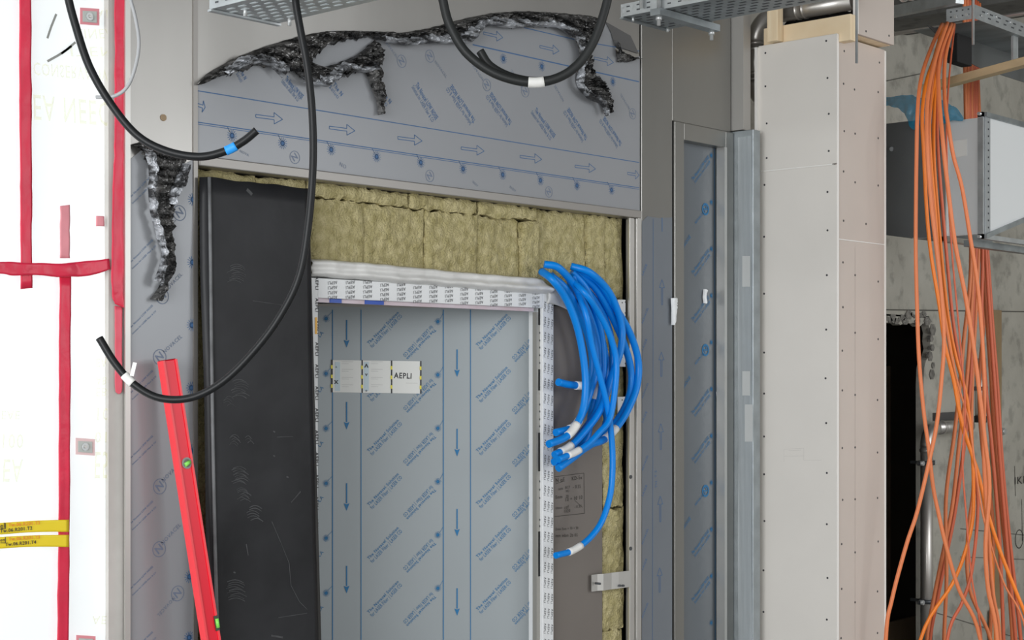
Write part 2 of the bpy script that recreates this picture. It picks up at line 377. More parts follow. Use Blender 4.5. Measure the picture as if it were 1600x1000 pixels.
# crumpled torn film
def crumple(name, m, parent, pts, Y, seed, amp=.016, k=18, nv=20, lean=.012, jag=.55):
    # pts: edge pairs across the strip (px0, py0, px1, py1); folds mostly run along the strip
    A = [onY(p[0], p[1], Y) for p in pts]; B = [onY(p[2], p[3], Y) for p in pts]
    A = smooth_path(A, k); B = smooth_path(B, k); n = len(A)-1; mb = MB(); S = Vector((seed*7.3, seed*2.1, 0))
    arc_ = [0]
    for i in range(n): arc_.append(arc_[-1]+((A[i+1]+B[i+1])-(A[i]+B[i])).length/2)
    def ridge(q): return 1-min(1, abs(noise.noise(q))*2.6)
    def fn(u, v):
        i = round(u*n); a, b_ = A[i], B[i]; p = a.lerp(b_, v); s_ = arc_[i]; wd = (b_-a).length
        w1 = v*wd+.012*noise.noise(Vector((s_*18, v*wd*20, 0))+S)
        h = ridge(Vector((s_*9, w1*42, 1))+S)*.8+ridge(Vector((s_*34, w1*70, 5))+S)*.7+ridge(Vector((s_*80, w1*150, 9))+S)*.5
        e = 1-(abs(2*v-1))**4
        edge = 1 if v in (0.0, 1.0) else .45
        dr = (b_-a).normalized() if wd > 1e-5 else Vector((0, 0, 1))
        j = (noise.noise(Vector((s_*45, v*3, 2))+S)*.6+noise.noise(Vector((s_*120, v*3, 7))+S)*.6)*wd*jag*(edge if v > .5 else .06)
        sh = (.25+.75*v)*Vector((noise.noise(Vector((s_*40, w1*50, 3))+S), 0, noise.noise(Vector((s_*40, w1*50, 8))+S)))*.009
        return p+dr*j+sh+Vector((0, -(h*amp*.75*(.15+e)+lean*.8*e), 0))
    mb.grid(fn, n, nv, False)
    o = mb.build(name, m, parent); solid(o, .0008); return o

crumple('torn_film', crum_b, t, [(206,226,222,250),(232,222,240,262),(262,234,250,275),(290,248,258,290)], Yw-.004, 1, .011)
crumple('torn_film', crum_b, t, [(236,240,272,246),(240,275,284,272),(244,310,275,305),(243,345,268,340),(252,375,268,372),(256,400,270,398),(258,430,266,428),(234,468,250,470)], Yw-.004, 2, .012)
crumple('silver_film_fold', crum_s, t, [(222,232,236,238),(232,262,244,262),(231,300,240,300),(235,335,243,338),(244,370,252,372),(252,400,258,400),(240,440,250,445)], Yw-.02, 3, .01)
crumple('silver_film_fold', crum_s, t, [(285,255,296,262),(276,275,288,282),(266,295,276,303),(262,318,270,322)], Yw-.02, 4, .012)

# header panel
xh0, xh1 = X_(306), X_(1000)
zb = (Z_(345, 250)+Z_(1000, 328))/2
t = thing('steel_header_panel', 'wide steel header panel over the doorway with arrow-printed film torn along an arc', 'panel', ((xh0+xh1)/2, Yw, zb))
bevel(MB().box(xh0+.002, xh1-.002, Yw, Yw+.05, zb, HT-.01).build('panel_face', steel, t), .003)
bevel(MB().box(xh0+.006, xh1-.002, Yw-.010, Yw+.06, zb-.028, zb).build('bottom_lip', steel_lip, t), .003)
arc = [(306,134),(322,118),(345,104),(372,92),(402,78),(440,66),(480,55),(520,48),(560,50),(590,52),(620,56),(660,50),(700,42),(740,34),(780,32),(820,38),(850,40),(880,38),(905,36),(930,40),(948,35),(956,55),(963,88),(985,92),(1000,88)]
pts = [onY(x, y, Yw) for x, y in arc]
poly = [(xh0+.003, zb+.001)] + [(min(max(p.x, xh0+.003), xh1-.003), p.z) for p in pts] + [(xh1-.003, zb+.001)]
fl = MB().prism([(x, Yw, z) for x, z in poly][::-1], (0, -.0012, 0)).build('protective_film', film, t)
P = Print(PW, .0018)
P.pline([(308, 142), (998, 254)], .0028); P.pline([(308, 191), (998, 293.5)], .0028); P.pline([(308, 194), (998, 296)], .0018)
P.pline([(738, 70), (998, 128)], .004); P.pline([(816, 43), (902, 63)], .003); P.pline([(915, 66), (998, 80)], .003)
for (x, y, L) in ((420,184,21),(534,202,20),(640,218,19),(738,234,18),(829,247,17),(914,262,16)): P.arrow_out((x-L, y-L*.13), (x+L, y+L*.13), .016)
P.arrow_out((308, 164), (320, 168), .016); P.arrow_out((980, 271), (998, 274), .016)
for (x, y) in ((770,55),(858,76),(943,94)): P.arrow_out((x-15, y-3), (x+15, y+4), .016)
for (x, y) in ((362,212),(441,224),(517,234),(588,245),(657,254),(723,264),(785,273),(844,282),(901,290),(955,297),(786,92),(846,104),(957,128)):
    P.star((x, y), .017)
for i, (x, y) in enumerate(((362,212),(441,224),(517,234),(588,245),(657,254),(723,264),(785,273),(844,282),(901,290),(955,297))): P.pline([(x-3, y-5), (x-7, y-13)], .0018)
for (a, b_, f) in (((650,131),(682,186),0),((704,134),(741,190),1),((766,146),(798,193),1),((836,171),(866,214),0),((887,170),(916,217),1),((943,184),(970,226),1),((376,110),(383,124),0),((446,122),(472,153),0),((521,131),(534,149),0),((597,143),(610,161),0)):
    s = 1 if not f else -1
    full = abs(b_[1]-a[1]) > 30
    P.run('The Novacel LOW NOISE' if full else 'The N', a, b_, bold=.02, flip=bool(f), h=.024 if full else .02)
    P.run('Solution for LASER Fiber & CO' if full else 'Soluti', (a[0]-6, a[1]+4), (b_[0]-6, b_[1]+4), flip=bool(f), h=.021 if full else .018)
stamp(P, print_blue, fl)
P = Print(PW, .0018)
for (cx, cy, a, b_, f) in ((627,96,(602,66),(620,90),0),(671,88,(679,96),(697,121),0),(760,133,(737,99),(754,125),1),(820,143,(798,110),(815,136),1),(988,178,(969,147),(983,170),1)):
    P.ring((cx, cy), .019, .002); P.run('NOVACEL', a, b_, flip=bool(f))
for (cx, cy) in ((460,246),(671,275),(857,300)): P.ring((cx, cy), .018, .002)
P.run('NOVA', (374, 236), (388, 243)); P.run('NOV', (738, 284), (746, 291)); P.run('NOV', (796, 292), (805, 299)); P.run('NO', (530, 256), (540, 262)); P.run('NOVACEL', (866, 133), (880, 158), flip=True)
stamp(P, print_faint, fl)
# crumples along the arc
crumple('torn_film', crum_b, t, [(308,133,314,129),(322,118,334,124),(345,104,352,116),(372,90,380,108),(402,78,412,102),(440,65,448,106),(470,57,478,104),(500,51,502,76),(540,49,544,62),(590,50,588,60),(630,51,634,66),(680,42,690,60),(720,31,728,52),(770,21,775,38),(820,18,822,40),(860,20,864,42),(900,23,904,56),(930,27,925,62)], Yw-.003, 5, .018)
crumple('torn_film', crum_b, t, [(440,82,440,112),(470,86,472,124),(500,104,504,128),(530,98,534,122),(560,84,560,108),(585,62,594,98)], Yw-.006, 6, .018)
crumple('torn_film', crum_b, t, [(566,104,590,96),(574,122,592,120),(580,140,596,138),(588,160,596,158),(590,180,597,178)], Yw-.006, 7, .016)
crumple('torn_film', crum_b, t, [(898,62,912,58),(905,85,916,80),(902,105,920,100),(902,130,932,118),(912,146,944,136),(935,158,948,150),(943,178,949,176)], Yw-.006, 8, .02)
crumple('silver_film_fold', crum_s, t, [(352,120,346,112),(372,108,374,92),(396,100,398,84),(420,104,424,92),(440,122,446,104)], Yw-.022, 9, .012)
crumple('silver_film_fold', crum_s, t, [(472,130,470,118),(495,134,492,122),(515,134,510,118),(540,112,535,98),(568,114,564,106),(588,110,586,100)], Yw-.026, 10, .012)
crumple('silver_film_fold', crum_s, t, [(600,66,596,56),(640,72,636,60),(665,68,662,54),(700,68,696,56),(735,66,728,50),(760,42,756,30),(800,44,798,30),(840,42,838,34),(870,44,868,34),(890,56,886,40),(905,68,910,52)], Yw-.024, 11, .010)
crumple('silver_film_fold', crum_s, t, [(900,60,908,56),(908,85,914,84),(904,110,910,108),(900,130,908,132),(915,152,920,144),(938,164,940,154),(946,182,948,176)], Yw-.028, 12, .010)
crumple('torn_film', crum_b, t, [(958,62,966,80),(964,76,962,92),(985,88,972,96),(999,92,990,94)], Yw-.006, 13, .012)
MB().prism([onY(x, y, Yw-.004) for x, y in ((946,34),(985,56),(998,84),(980,78),(960,72),(955,52))][::-1], (0, -.001, 0)).build('film_flap', mat('lifted_film_back', (.12, .12, .12), .4, .3), t)

# narrow strip right of the header
xs, xe = X_(1001), X_(1050)
t = thing('steel_strip_panel', 'narrow steel strip panel between doorway profile and framed side panel', 'panel', ((xs+xe)/2, Yw, 0))
bevel(MB().box(xs, xe-.003, Yw-.004, Yw+.05, 0, HT-.01).build('panel_face', steel_shaded, t), .003)
PS = planeY(Yw-.004)
fl = MB().prism([(xs+.002, Yw-.004, 0), (xe-.006, Yw-.004, 0), (xe-.006, Yw-.004, Z_(1049, 340)), (X_(1028), Yw-.004, Z_(1028, 341)), (X_(1010), Yw-.004, Z_(1010, 338)), (xs+.002, Yw-.004, Z_(1001, 346))], (0, -.0012, 0)).build('protective_film', mat('strip_film', (.19, .21, .235), .35, .3, var=.03), t)
P = Print(PS, .0018)
P.pline([(1020, 342), (1019, 1000)], .002)
for y0, y1 in ((476,437),(588,550),(702,662),(815,775),(925,887)): P.arrow_out((1034-(y0-456)*.008, y0), (1034-(y0-456)*.008, y1), .016)
P.pline([(1034, 340), (1034, 362)], .004)
for y in (505, 622, 735, 850, 965): P.run('NOVACEL', (1003, y), (1012, y-24), bold=.01); P.run('LASER', (1003, y-75), (1010, y-92))
P.run('TH. T.2', (1025, 762), (1024, 735))
stamp(P, print_blue, fl)
# upper blank panel and the framed side panel
xf1 = X_(1142)
zf = (Z_(1050, 192)+Z_(1142, 206))/2
o = bevel(MB().box(xe, xf1, Yw, Yw+.05, zf+.002, HT-.01).build('steel_blank_panel', steel_shaded), .003)
tag(o, 'bare steel panel, darker by painted reflection, above the framed side panel, under the right cable tray', 'panel')
t = thing('framed_side_panel', 'tall framed steel side panel with dark film inset beside the plasterboard column', 'panel', ((xe+xf1)/2, Yw, 0))
xi0, xi1 = X_(1065), X_(1130); zi = (Z_(1065, 219)+Z_(1134, 232))/2
b = MB(); b.box(xe+.002, xi0, Yw-.012, Yw+.05, 0, zf); b.box(xi1, xf1, Yw-.012, Yw+.05, 0, zf); b.box(xi0, xi1, Yw-.012, Yw+.05, zi, zf)
bevel(b.build('frame', steel_shaded, t), .002)
MB().box(xi1-.016, xi1, Yw-.018, Yw+.02, 0, zi).build('glazing_bead', alu, t)
inset = MB().box(xi0, xi1, Yw+.03, Yw+.04, 0, zi).build('inset_panel', film_dark, t)
pi = planeY(Yw+.03); P = Print(pi, .0015); P.pline([(1116, 232), (1117, 1000)], .0022)
for k in range(11): P.star((1111, 243+73*k), .012)
for k in range(10):
    y = 243+73*k
    if k % 3 != 1: P.run('The Novacel LOW NOISE', (1081, y+38), (1107, y+2), bold=.01, h=.02); P.run('Solution for LASER', (1085, y+42), (1109, y+9), h=.017)
for y in (327, 547, 767): P.ring((1102, y), .020, .008); P.run('NOVACEL', (1086, y+22), (1099, y+5), h=.016)
for y in (375, 595, 815): P.run('NOISE', (1068, y+10), (1078, y-6), h=.02)
stamp(P, print_door, inset)
MB().prism([onY(x, y, Yw+.026) for x, y in ((1119,612),(1129,610),(1131,637),(1121,640))][::-1], (0, -.001, 0)).build('paper_tag', paper, t)
crumple('plaster_smear', white_tape, t, [(1048,466,1056,466),(1049,485,1056,484),(1049,508,1052,508)], Yw-.014, 20, .002)
crumple('plaster_smear', white_tape, t, [(1099,452,1103,452),(1098,464,1102,464),(1099,474,1102,474)], Yw+.027, 21, .002)
# zinc corner return
xr = xf1+.004
t = thing('zinc_corner_post', 'zinc corner post wrapped in clear plastic between framed panel and plasterboard column', 'post', (xr, Yw-.06, 0))
zr = Z_(1150, 206)
bevel(MB().box(xr, xr+.05, Yw-.10, Yw+.05, 0, zr-.004).build('post_body', mat('zinc_spangle', (.36, .40, .42), .42, .6, var=.12, vscale=18), t))
MB().box(xr, xr+.05, Yw-.055, Yw+.05, zr, HT-.01).build('upper_post', mat('zinc_upper', (.45, .44, .42), .45, .6), t)
o = MB().grid(lambda u, v: Vector((xr-.004-.004*abs(math.sin(u*9+v*11)), Yw-.035-.064*u, (zr-.03)*v)), 8, 60).build('plastic_wrap', clear_wrap, t)
for y0, y1 in ((400, 448), (580, 618), (632, 690)):
    MB().prism([onX(x, y, xr-.009) for x, y in ((1160+(y0 > 600)*4, y0), (1172+(y0 > 600)*4, y0), (1172+(y0 > 600)*4, y1), (1160+(y0 > 600)*4, y1))], (-.001, 0, 0)).build('tape_patch', film_trans('clear_tape', (.75, .77, .76), .6), t)

# ================================================================ DOORWAY
YF = Yw+.012
xl0, xl1, xr0, xr1 = X_(484, YF), X_(497, YF), X_(848, YF), X_(865, YF)
zh1 = (Z_(490, 431, YF)+Z_(860, 458, YF))/2; zh0 = (Z_(500, 467, YF)+Z_(845, 480, YF))/2
t = thing('door_frame', 'door frame masked with white lettered protective tape around the metal door', 'door frame', ((xl0+xr1)/2, YF, 0))
b = MB().box(xl0, xl1, YF, YF+.10, 0, zh1); bevel(b.build('left_jamb', white_tape, t), .002)
hd = bevel(MB().box(xl1, xr0, YF, YF+.05, zh0, zh1).build('head_rail', white_tape, t), .002)
rj = bevel(MB().box(xr0, xr1, YF, YF+.08, 0, zh1).build('right_jamb', white_tape, t), .002)
PF = planeY(YF)
P = Print(PF, .0012)
rows = 4
for c in range(14):
    for r in range(rows):
        u = xl1+.02+(xr0-xl1-.02)*(c+.5)/14; v = zh0+(zh1-zh0)*(r+.5)/rows
        P.text('AEPLI', (u, v+.004*((c*7) % 5-2)/2), .0135, math.pi+.1, .0)
stamp(P, ink, hd)
P = Print(PF, .0012)
z = .3
while z < zh1-.01:
    for c in range(3):
        P.text('AEPLI', (xr0+(xr1-xr0)*(c+.55)/3.1, z-.004*c), .013, math.pi/2+math.pi-.1, .0)
    z += .052
stamp(P, ink, rj)
P = Print(PF, .0012); z = .3
while z < zh1-.01:
    P.text('AEPLI', (xl0+.026, z), .015, -math.pi/2, .02); z += .064
stamp(P, ink, bpy.data.objects['left_jamb'])
MB().box(xl1-.012, xl1-.005, YF-.002, YF, Z_(495, 522, YF), Z_(495, 496, YF)).build('orange_sticker', mat('sticker_orange', (.9, .50, .1), .5), t)
# added strip under the head, pinkish and blue reflections painted as colour
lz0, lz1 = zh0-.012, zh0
refl = MB().box(xl1, X_(838, YF), YF+.012, YF+.03, lz0, lz1).build('head_reflection', mat('pinkish_reflection', (.50, .36, .38), .4, col2=(.66, .60, .66), vscale=5), t)
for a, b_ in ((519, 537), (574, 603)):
    MB().box(X_(a, YF), X_(b_, YF), YF+.009, YF+.012, lz0, lz1).build('blue_reflection', mat('blue_reflection', (.02, .08, .42), .3), refl)
# recessed side with hinges
hc = MB().box(X_(838.5, YF+.012), xr0-.0005, YF+.012, YF+.03, 0, zh0-.014).build('hinge_channel', mat('channel_alu', (.36, .35, .32), .5, .4), t)
b = MB()
for y0, y1 in ((482, 508), (577, 610), (676, 736), (830, 900)):
    b.box(X_(841, YF+.012), X_(846.5, YF+.012), YF+.0112, YF+.012, Z_(845, y1, YF+.012), Z_(845, y0, YF+.012))
stamp(b, black_gap, hc)
b = MB()
for y in (520,532,543,555,567,632,643,655,666,752,765,778,812,822):
    p = onY(843.5, y, YF+.012); b.cyl(p, p+Vector((0, -.001, 0)), .0035, 8)
stamp(b, slot_m, hc)
# door leaf, standing slightly ajar
hx = X_(838, YF+.05); H0 = Vector((hx, YF+.05, 0)); du = Vector((.888, -.459, 0)).normalized()
PD = Plane(H0, du); 
if PD.N.y > 0: PD.N = -PD.N
ul = PD.uv(478, 500).x; zt = PD.uv(700, 478).y
t = thing('metal_door', 'blue-grey film-covered metal door standing slightly ajar, arrows pointing down', 'door', H0)
nb = -PD.N
door = bevel(MB().prism([PD.p(ul, .01), PD.p(-.004, .01), PD.p(-.004, zt), PD.p(ul, zt)], nb*.05).build('door_leaf', film_door, t), .002)
MB().prism([PD.p(ul, zt-.008, .0), PD.p(-.002, zt-.008, .0), PD.p(-.002, zt+.001, 0), PD.p(ul, zt+.001, 0)], PD.N*.004).build('top_edge', steel_lip, t)
MB().prism([PD.p(-.012, .02, .0), PD.p(-.003, .02, .0), PD.p(-.003, zt-.01, 0), PD.p(-.012, zt-.01, 0)], PD.N*.003).build('edge_strip', alu, t)
P = Print(PD, .0016)
for x in (519.5, 564, 692.5, 735): P.pline([(x, 484), (x, 1000)], .0032 if x in (519.5, 692.5) else .0026)
for k in range(6):
    P.star((509.5, 498+85.7*k), .012); P.star((684, 502.5+83.3*k), .012)
    P.pline([(512, 494+85.7*k), (519, 487+85.7*k)], .0012); P.pline([(687, 499+83.3*k), (692, 490+83.3*k)], .0012)
for y in (500, 628, 755, 884): P.arrow((541.5, y), (541.5, y+43), .0095)
for y in (546, 670, 795, 919): P.arrow((714, y), (714, y+43), .0095)
for k in range(6):
    for (x, y, s) in ((575, 537, 84), (745, 540, 82.5)):
        a = (x, y+s*k); b_ = (x+47, y-49+s*k)
        P.run('The Novacel Solution', a, b_, bold=.012); P.run('for LASER Fiber | LASER CO', (a[0]+5, a[1]+5), (b_[0]+5, b_[1]+5), h=.0185)
    for (x, y, s) in ((631, 556, 83.3),):
        a = (x, y+s*k); b_ = (x+44, y-46+s*k)
        P.run('for LASER Fiber | LASER CO', a, b_, h=.0185, flip=True); P.run('The Novacel Solution', (a[0]+5, a[1]+5), (b_[0]+5, b_[1]+5), flip=True, bold=.012)
    a = (801, 560+82*k); b_ = (833, 526+82*k)
    P.run('Fiber | LASER CO', a, b_, h=.0185, flip=True); P.run('Novacel Solution', (a[0]+4, a[1]+5), (b_[0]+3, b_[1]+5), flip=True, bold=.012)
    P.run('LA', (498, 526+85.7*k), (504, 519+85.7*k))
stamp(P, print_door, door)
# sticker
def rectp(pl, x0, y0, x1, y1):
    a = pl.uv(x0, y0); c = pl.uv(x1, y1); return [(a.x, a.y), (c.x, a.y), (c.x, c.y), (a.x, c.y)]
def slab(pl, q, off, th, name, m, par): return MB().prism([pl.p(u, v, off) for u, v in q], pl.N*th).build(name, m, par)
cn = [PD.uv(519, 562.5), PD.uv(657, 564.5), PD.uv(657, 615), PD.uv(519, 613)]
st = slab(PD, [(c.x, c.y) for c in cn], .0018, .0006, 'warning_sticker', paper, t)
P1 = Print(PD, .0032); P2 = Print(PD, .0036); P3 = Print(PD, .0030)
for i, x in enumerate((518.5, 565.5, 611.5, 657)):
    y0 = 562+i*.7; P1.pline([(x, y0), (x, y0+51)], .0048)
    for k in range(3):
        P2.pline([(x-.4, y0+8.5+15*k), (x-.4, y0+14+15*k)], .0062)
P1.run('AEPLI', (615.5, 587), (643, 588), bold=.022, h=.026); 
P3.pline([(634, 598.5), (652, 598.8)], .001)
for x0 in (533.5, 579.5):
    for y in (565, 568, 577, 580, 589.5, 592, 601, 604): P3.pline([(x0, y), (x0+(18 if y % 2 else 11), y+.2)], .0009)
P1.text('x', PD.uv(525, 596), .025, 0, .02); P1.text('^', PD.uv(572, 574), .03, 0, .02); P1.text('v', PD.uv(572, 585), .018, 0, .02); P1.text('o', PD.uv(572, 610), .012, 0, .02); P1.text('a', PD.uv(525, 573), .012, 0)
stamp(P1, ink, st); stamp(P2, blackyel, st); stamp(P3, mat('grey_small_print', (.45, .46, .45), .6), st)
P4 = Print(PD, .0028)
for x in (523, 568): P4.poly(rectp(PD, x, 565.5, x+8, 611))
stamp(P4, mat('pale_blue_box', (.60, .72, .78), .6), st)

# filler board right of the door with writing
xg0, xg1 = xr1+.001, X_(941, YF+.02)
t = thing('filler_board', 'grey-brown board with marker writing between door frame and mineral wool', 'board', ((xg0+xg1)/2, YF+.02, 0))
fb = MB().box(xg0, xg1, YF+.02, YF+.05, 0, (Z_(868, 474)+Z_(935, 484))/2).build('board', filler, t)
P = Print(planeY(YF+.02), .0015)
P.pline([(866, 745), (912, 739), (913, 802), (866, 807)], .0018)
for (s, a, b_) in (('N oE', (868, 751), (882, 749)), ('KD-5x', (893, 748), (909, 746)), ('sem', (872, 764), (879, 763)), ('BCF', (883, 762), (890, 761)), ('- 0.55', (895, 761), (907, 760)), ('MD', (884, 768), (889, 767)), ('Emm', (868, 777), (878, 776)), ('20', (884, 776), (888, 775)), ('10 + 10 10', (883, 781), (909, 777)), ('Obmm', (868, 794), (878, 793)), ('cef', (881, 793), (888, 792)), ('- 0.37', (897, 792), (908, 791)), ('1020', (881, 799), (890, 798)), ('Emm 5xm = 70 + 30', (868, 827), (903, 825)), ('mm mbm 2b 05', (868, 837), (902, 836))):
    P.run(s, a, b_)
P.pline([(868, 756), (880, 752)], .0015); P.pline([(898, 782), (910, 793)], .0012)
stamp(P, pencil, fb)

# white draped gasket above the frame
tA = [(484,403),(540,407),(600,412),(660,418),(720,424),(780,429),(830,433),(850,436)]
tB = [(484,432),(540,436),(600,441),(660,446),(720,451),(780,456),(830,460),(864,462)]
A = smooth_path([onY(x, y, Yw) for x, y in tA], 10); B = smooth_path([onY(x, y, Yw) for x, y in tB], 10); n = len(A)-1
def gf(u, v):
    i = round(u*n); p = A[i].lerp(B[i], v)
    return Vector((p.x, Yw+.03-.045*math.sin(v*math.pi)**.6-.010*math.sin(v*9+u*2)-.004*noise.noise(p*22), p.z+.003*noise.noise(p*14)))
o = solid(MB().grid(gf, n, 14).build('white_plastic_strip', white_pl), .002)
tag(o, 'wrinkled white plastic strip draped along the top of the door frame', 'strip')
o = solid(MB().grid(lambda u, v: Vector((X_(858)+(X_(905)-X_(858))*u, Yw+.012-.012*math.sin(v*3)*math.sin(u*5+1), Z_(880, 457)-.035*u*u+.01-.05*v)), 14, 8).build('plastic_strip_end', white_pl), .002)
tag(o, 'loose grey-white end of plastic strip behind the blue conduits', 'strip')
# sheet closing the void behind
# ================================================================ MINERAL WOOL
def rough_slab(x0, x1, z0, z1, y0, depth, seed, fray=.006, amp=.008, shape=None):
    st_ = .009; nx = max(3, int((x1-x0)/st_)); nz = max(3, int((z1-z0)/st_)); mb = MB(); S = Vector((seed*3.7, seed*1.3, 0))
    def pt(i, j):
        u, v = i/nx, j/nz; x = x0+(x1-x0)*u; z = z0+(z1-z0)*v
        q = Vector((x, 0, z))*9+S; q2 = Vector((x, 0, z))*45+S
        e = min(u*(x1-x0), (1-u)*(x1-x0), v*(z1-z0), (1-v)*(z1-z0))
        dy = noise.noise(q)*amp+noise.noise(q2)*amp*.7+max(0, .012-e)*.5
        if i in (0, nx): x += noise.noise(q2)*fray*1.5
        if j in (0, nz): z += noise.noise(q2+Vector((5, 0, 0)))*fray*1.6
        return Vector((x, y0+dy, z))
    vs = [pt(i, j) for j in range(nz+1) for i in range(nx+1)]
    fs = [(j*(nx+1)+i, j*(nx+1)+i+1, (j+1)*(nx+1)+i+1, (j+1)*(nx+1)+i) for j in range(nz) for i in range(nx)]
    ring = [i for i in range(nx+1)]+[j*(nx+1)+nx for j in range(1, nz+1)]+[nz*(nx+1)+i for i in range(nx-1, -1, -1)]+[j*(nx+1) for j in range(nz-1, 0, -1)]
    b0 = len(vs); vs += [Vector((vs[i].x, y0+depth, vs[i].z)) for i in ring]; m_ = len(ring)
    fs += [(ring[k], b0+k, b0+(k+1) % m_, ring[(k+1) % m_]) for k in range(m_)]+[tuple(b0+k for k in range(m_))]
    mb.add(vs, fs, False); return mb
YM = Yw+.035
zt_ = zb-.030
zbot = (Z_(500, 404)+Z_(840, 436))/2
cuts = [485, 570, 666, 747, 815, 843, 919, 946, 976]
lab = ['wide mineral wool slab just right of the rubber sheet', 'broad smooth mineral wool slab, second from the rubber sheet', 'striped mineral wool slab above the middle of the door', 'mineral wool slab with pale torn left edge above the door', 'narrow lighter mineral wool piece above the door corner', 'mottled mineral wool slab behind the upper ends of the blue conduits', 'pale narrow mineral wool strip right of the conduit ends', 'frayed mineral wool piece at the top right corner of the doorway']
for i in range(8):
    x0, x1 = X_(cuts[i], YM), X_(cuts[i+1], YM); z0 = zbot-.02 if i < 5 else Z_(950, 466, YM)
    o = rough_slab(x0+.001, x1-.001, z0, zt_-(.045 if i < 5 else .0), YM+[0,.004,-.002,.008,-.006,.010,-.004,.006][i], .09, i+1).build('mineral_wool_slab', wool)
    tag(o, lab[i], 'insulation', 'mineral wool slabs above the door')
for i, (a, b_, l) in enumerate(((310, 400, 'mineral wool strip above the left half of the rubber sheet'), (400, 478, 'mineral wool strip above the right half of the rubber sheet'), (481, 640, 'thin mineral wool strip under the left part of the header lip'), (640, 745, 'thin mineral wool strip under the middle of the header lip'), (748, 840, 'ragged thin mineral wool strip under the header lip, right of centre'))):
    low = .14 if b_ < 480 else .042
    o = rough_slab(X_(a, YM), X_(b_, YM)-.002, zt_-low, zt_+.001, YM-.004, .09, 20+i).build('mineral_wool_strip', wool)
    tag(o, l, 'insulation')
o = rough_slab(xh0+.012, xl0-.005, 0.0, zt_-.145, YM+.02, .09, 31).build('mineral_wool_slab', wool); tag(o, 'mineral wool slab seen as a narrow strip left of the rubber sheet', 'insulation')
ys = [470, 560, 660, 795, 905, 985, 1160]
for i in range(6):
    z1 = Z_(958, ys[i], YM); z0 = max(0.0, Z_(958, ys[i+1], YM)) if i < 5 else 0.0
    o = rough_slab(X_(943, YM)+.003*(i % 2), X_(977, YM)-.004*(i % 3), z0+.002, z1-.001, YM+.004*(i % 2), .07, 40+i, .009, .010).build('mineral_wool_block', wool)
    tag(o, ['topmost mineral wool block in the gap behind the conduit loops', 'mineral wool block in the gap behind the conduit bends, second from top', 'mineral wool block in the gap below the conduit labels', 'mineral wool block right of the lowest blue conduit bend', 'mineral wool block behind and below the steel bracket', 'lowest mineral wool block in the gap right of the filler board'][i], 'insulation', 'mineral wool blocks in the right gap')
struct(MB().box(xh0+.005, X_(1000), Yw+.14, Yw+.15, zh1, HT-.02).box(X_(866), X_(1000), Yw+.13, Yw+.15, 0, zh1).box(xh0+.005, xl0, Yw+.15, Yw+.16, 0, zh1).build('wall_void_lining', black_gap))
# aluminium profiles
zp = zb-.030
t = thing('aluminium_track', 'tall aluminium track at the right edge of the doorway', 'track', (X_(990), Yw, 0))
b = MB().box(X_(982), X_(989), Yw-.006, Yw+.004, 0, zp); b.box(X_(989), X_(992), Yw+.002, Yw+.006, 0, zp); bevel(b.build('inner_rail', alu, t), .001)
b = MB().box(X_(991.5), X_(994.5), Yw-.010, Yw+.04, 0, zp); b.box(X_(995.5), X_(1000), Yw-.006, Yw+.04, 0, zp+.02); bevel(b.build('outer_rail', alu, t), .001)
for y in (745, 857): p = onY(985, y, Yw-.006); MB().cyl(p, p+Vector((0, -.003, 0)), .007).build('bolt', slot_m, t)
# perforated white brackets
for i, (y0, y1, l) in enumerate(((468, 494, 'small white perforated bracket at the top of the aluminium track'), (553, 573, 'small white bracket on the track behind the outer conduit'), (620, 650, 'small white bracket on the track near the conduit bends'))):
    t = thing('perforated_bracket', l, 'bracket', onY(975, y1, Yw+.01))
    pl_ = bevel(MB().box(X_(969), X_(981), Yw+.010, Yw+.014, Z_(975, y1), Z_(975, y0)).build('plate', white_tape, t), .001)
    b = MB()
    for x, y in ((972, y0+5), (977, y0+4), (977, y1-5)): p = onY(x, y, Yw+.010); b.cyl(p, p+Vector((0, -.0015, 0)), .003, 8)
    stamp(b, slot_m, pl_)
t = thing('steel_bracket', 'bent steel bracket bridging filler board and aluminium track', 'bracket', onY(955, 910, Yw))
zz0, zz1 = Z_(950, 922), Z_(950, 896)
prof = [(X_(931), Yw+.018), (X_(939), Yw+.016), (X_(945), Yw+.006), (X_(957), Yw+.004), (X_(966), Yw-.002), (X_(983), Yw-.008)]
b = MB()
for (a, b_) in zip(prof, prof[1:]): b.prism([(a[0], a[1], zz0), (b_[0], b_[1], zz0), (b_[0], b_[1]+.003, zz0), (a[0], a[1]+.003, zz0)], (0, 0, zz1-zz0))
b.build('plate', alu, t); 
for x, y in ((937, 912), (969, 915), (974, 915)): p = onY(x, y, Yw-.008); MB().cyl(p+Vector((0, .02, 0)), p+Vector((0, -.003, 0)), .004, 10).build('screw', slot_m, t)

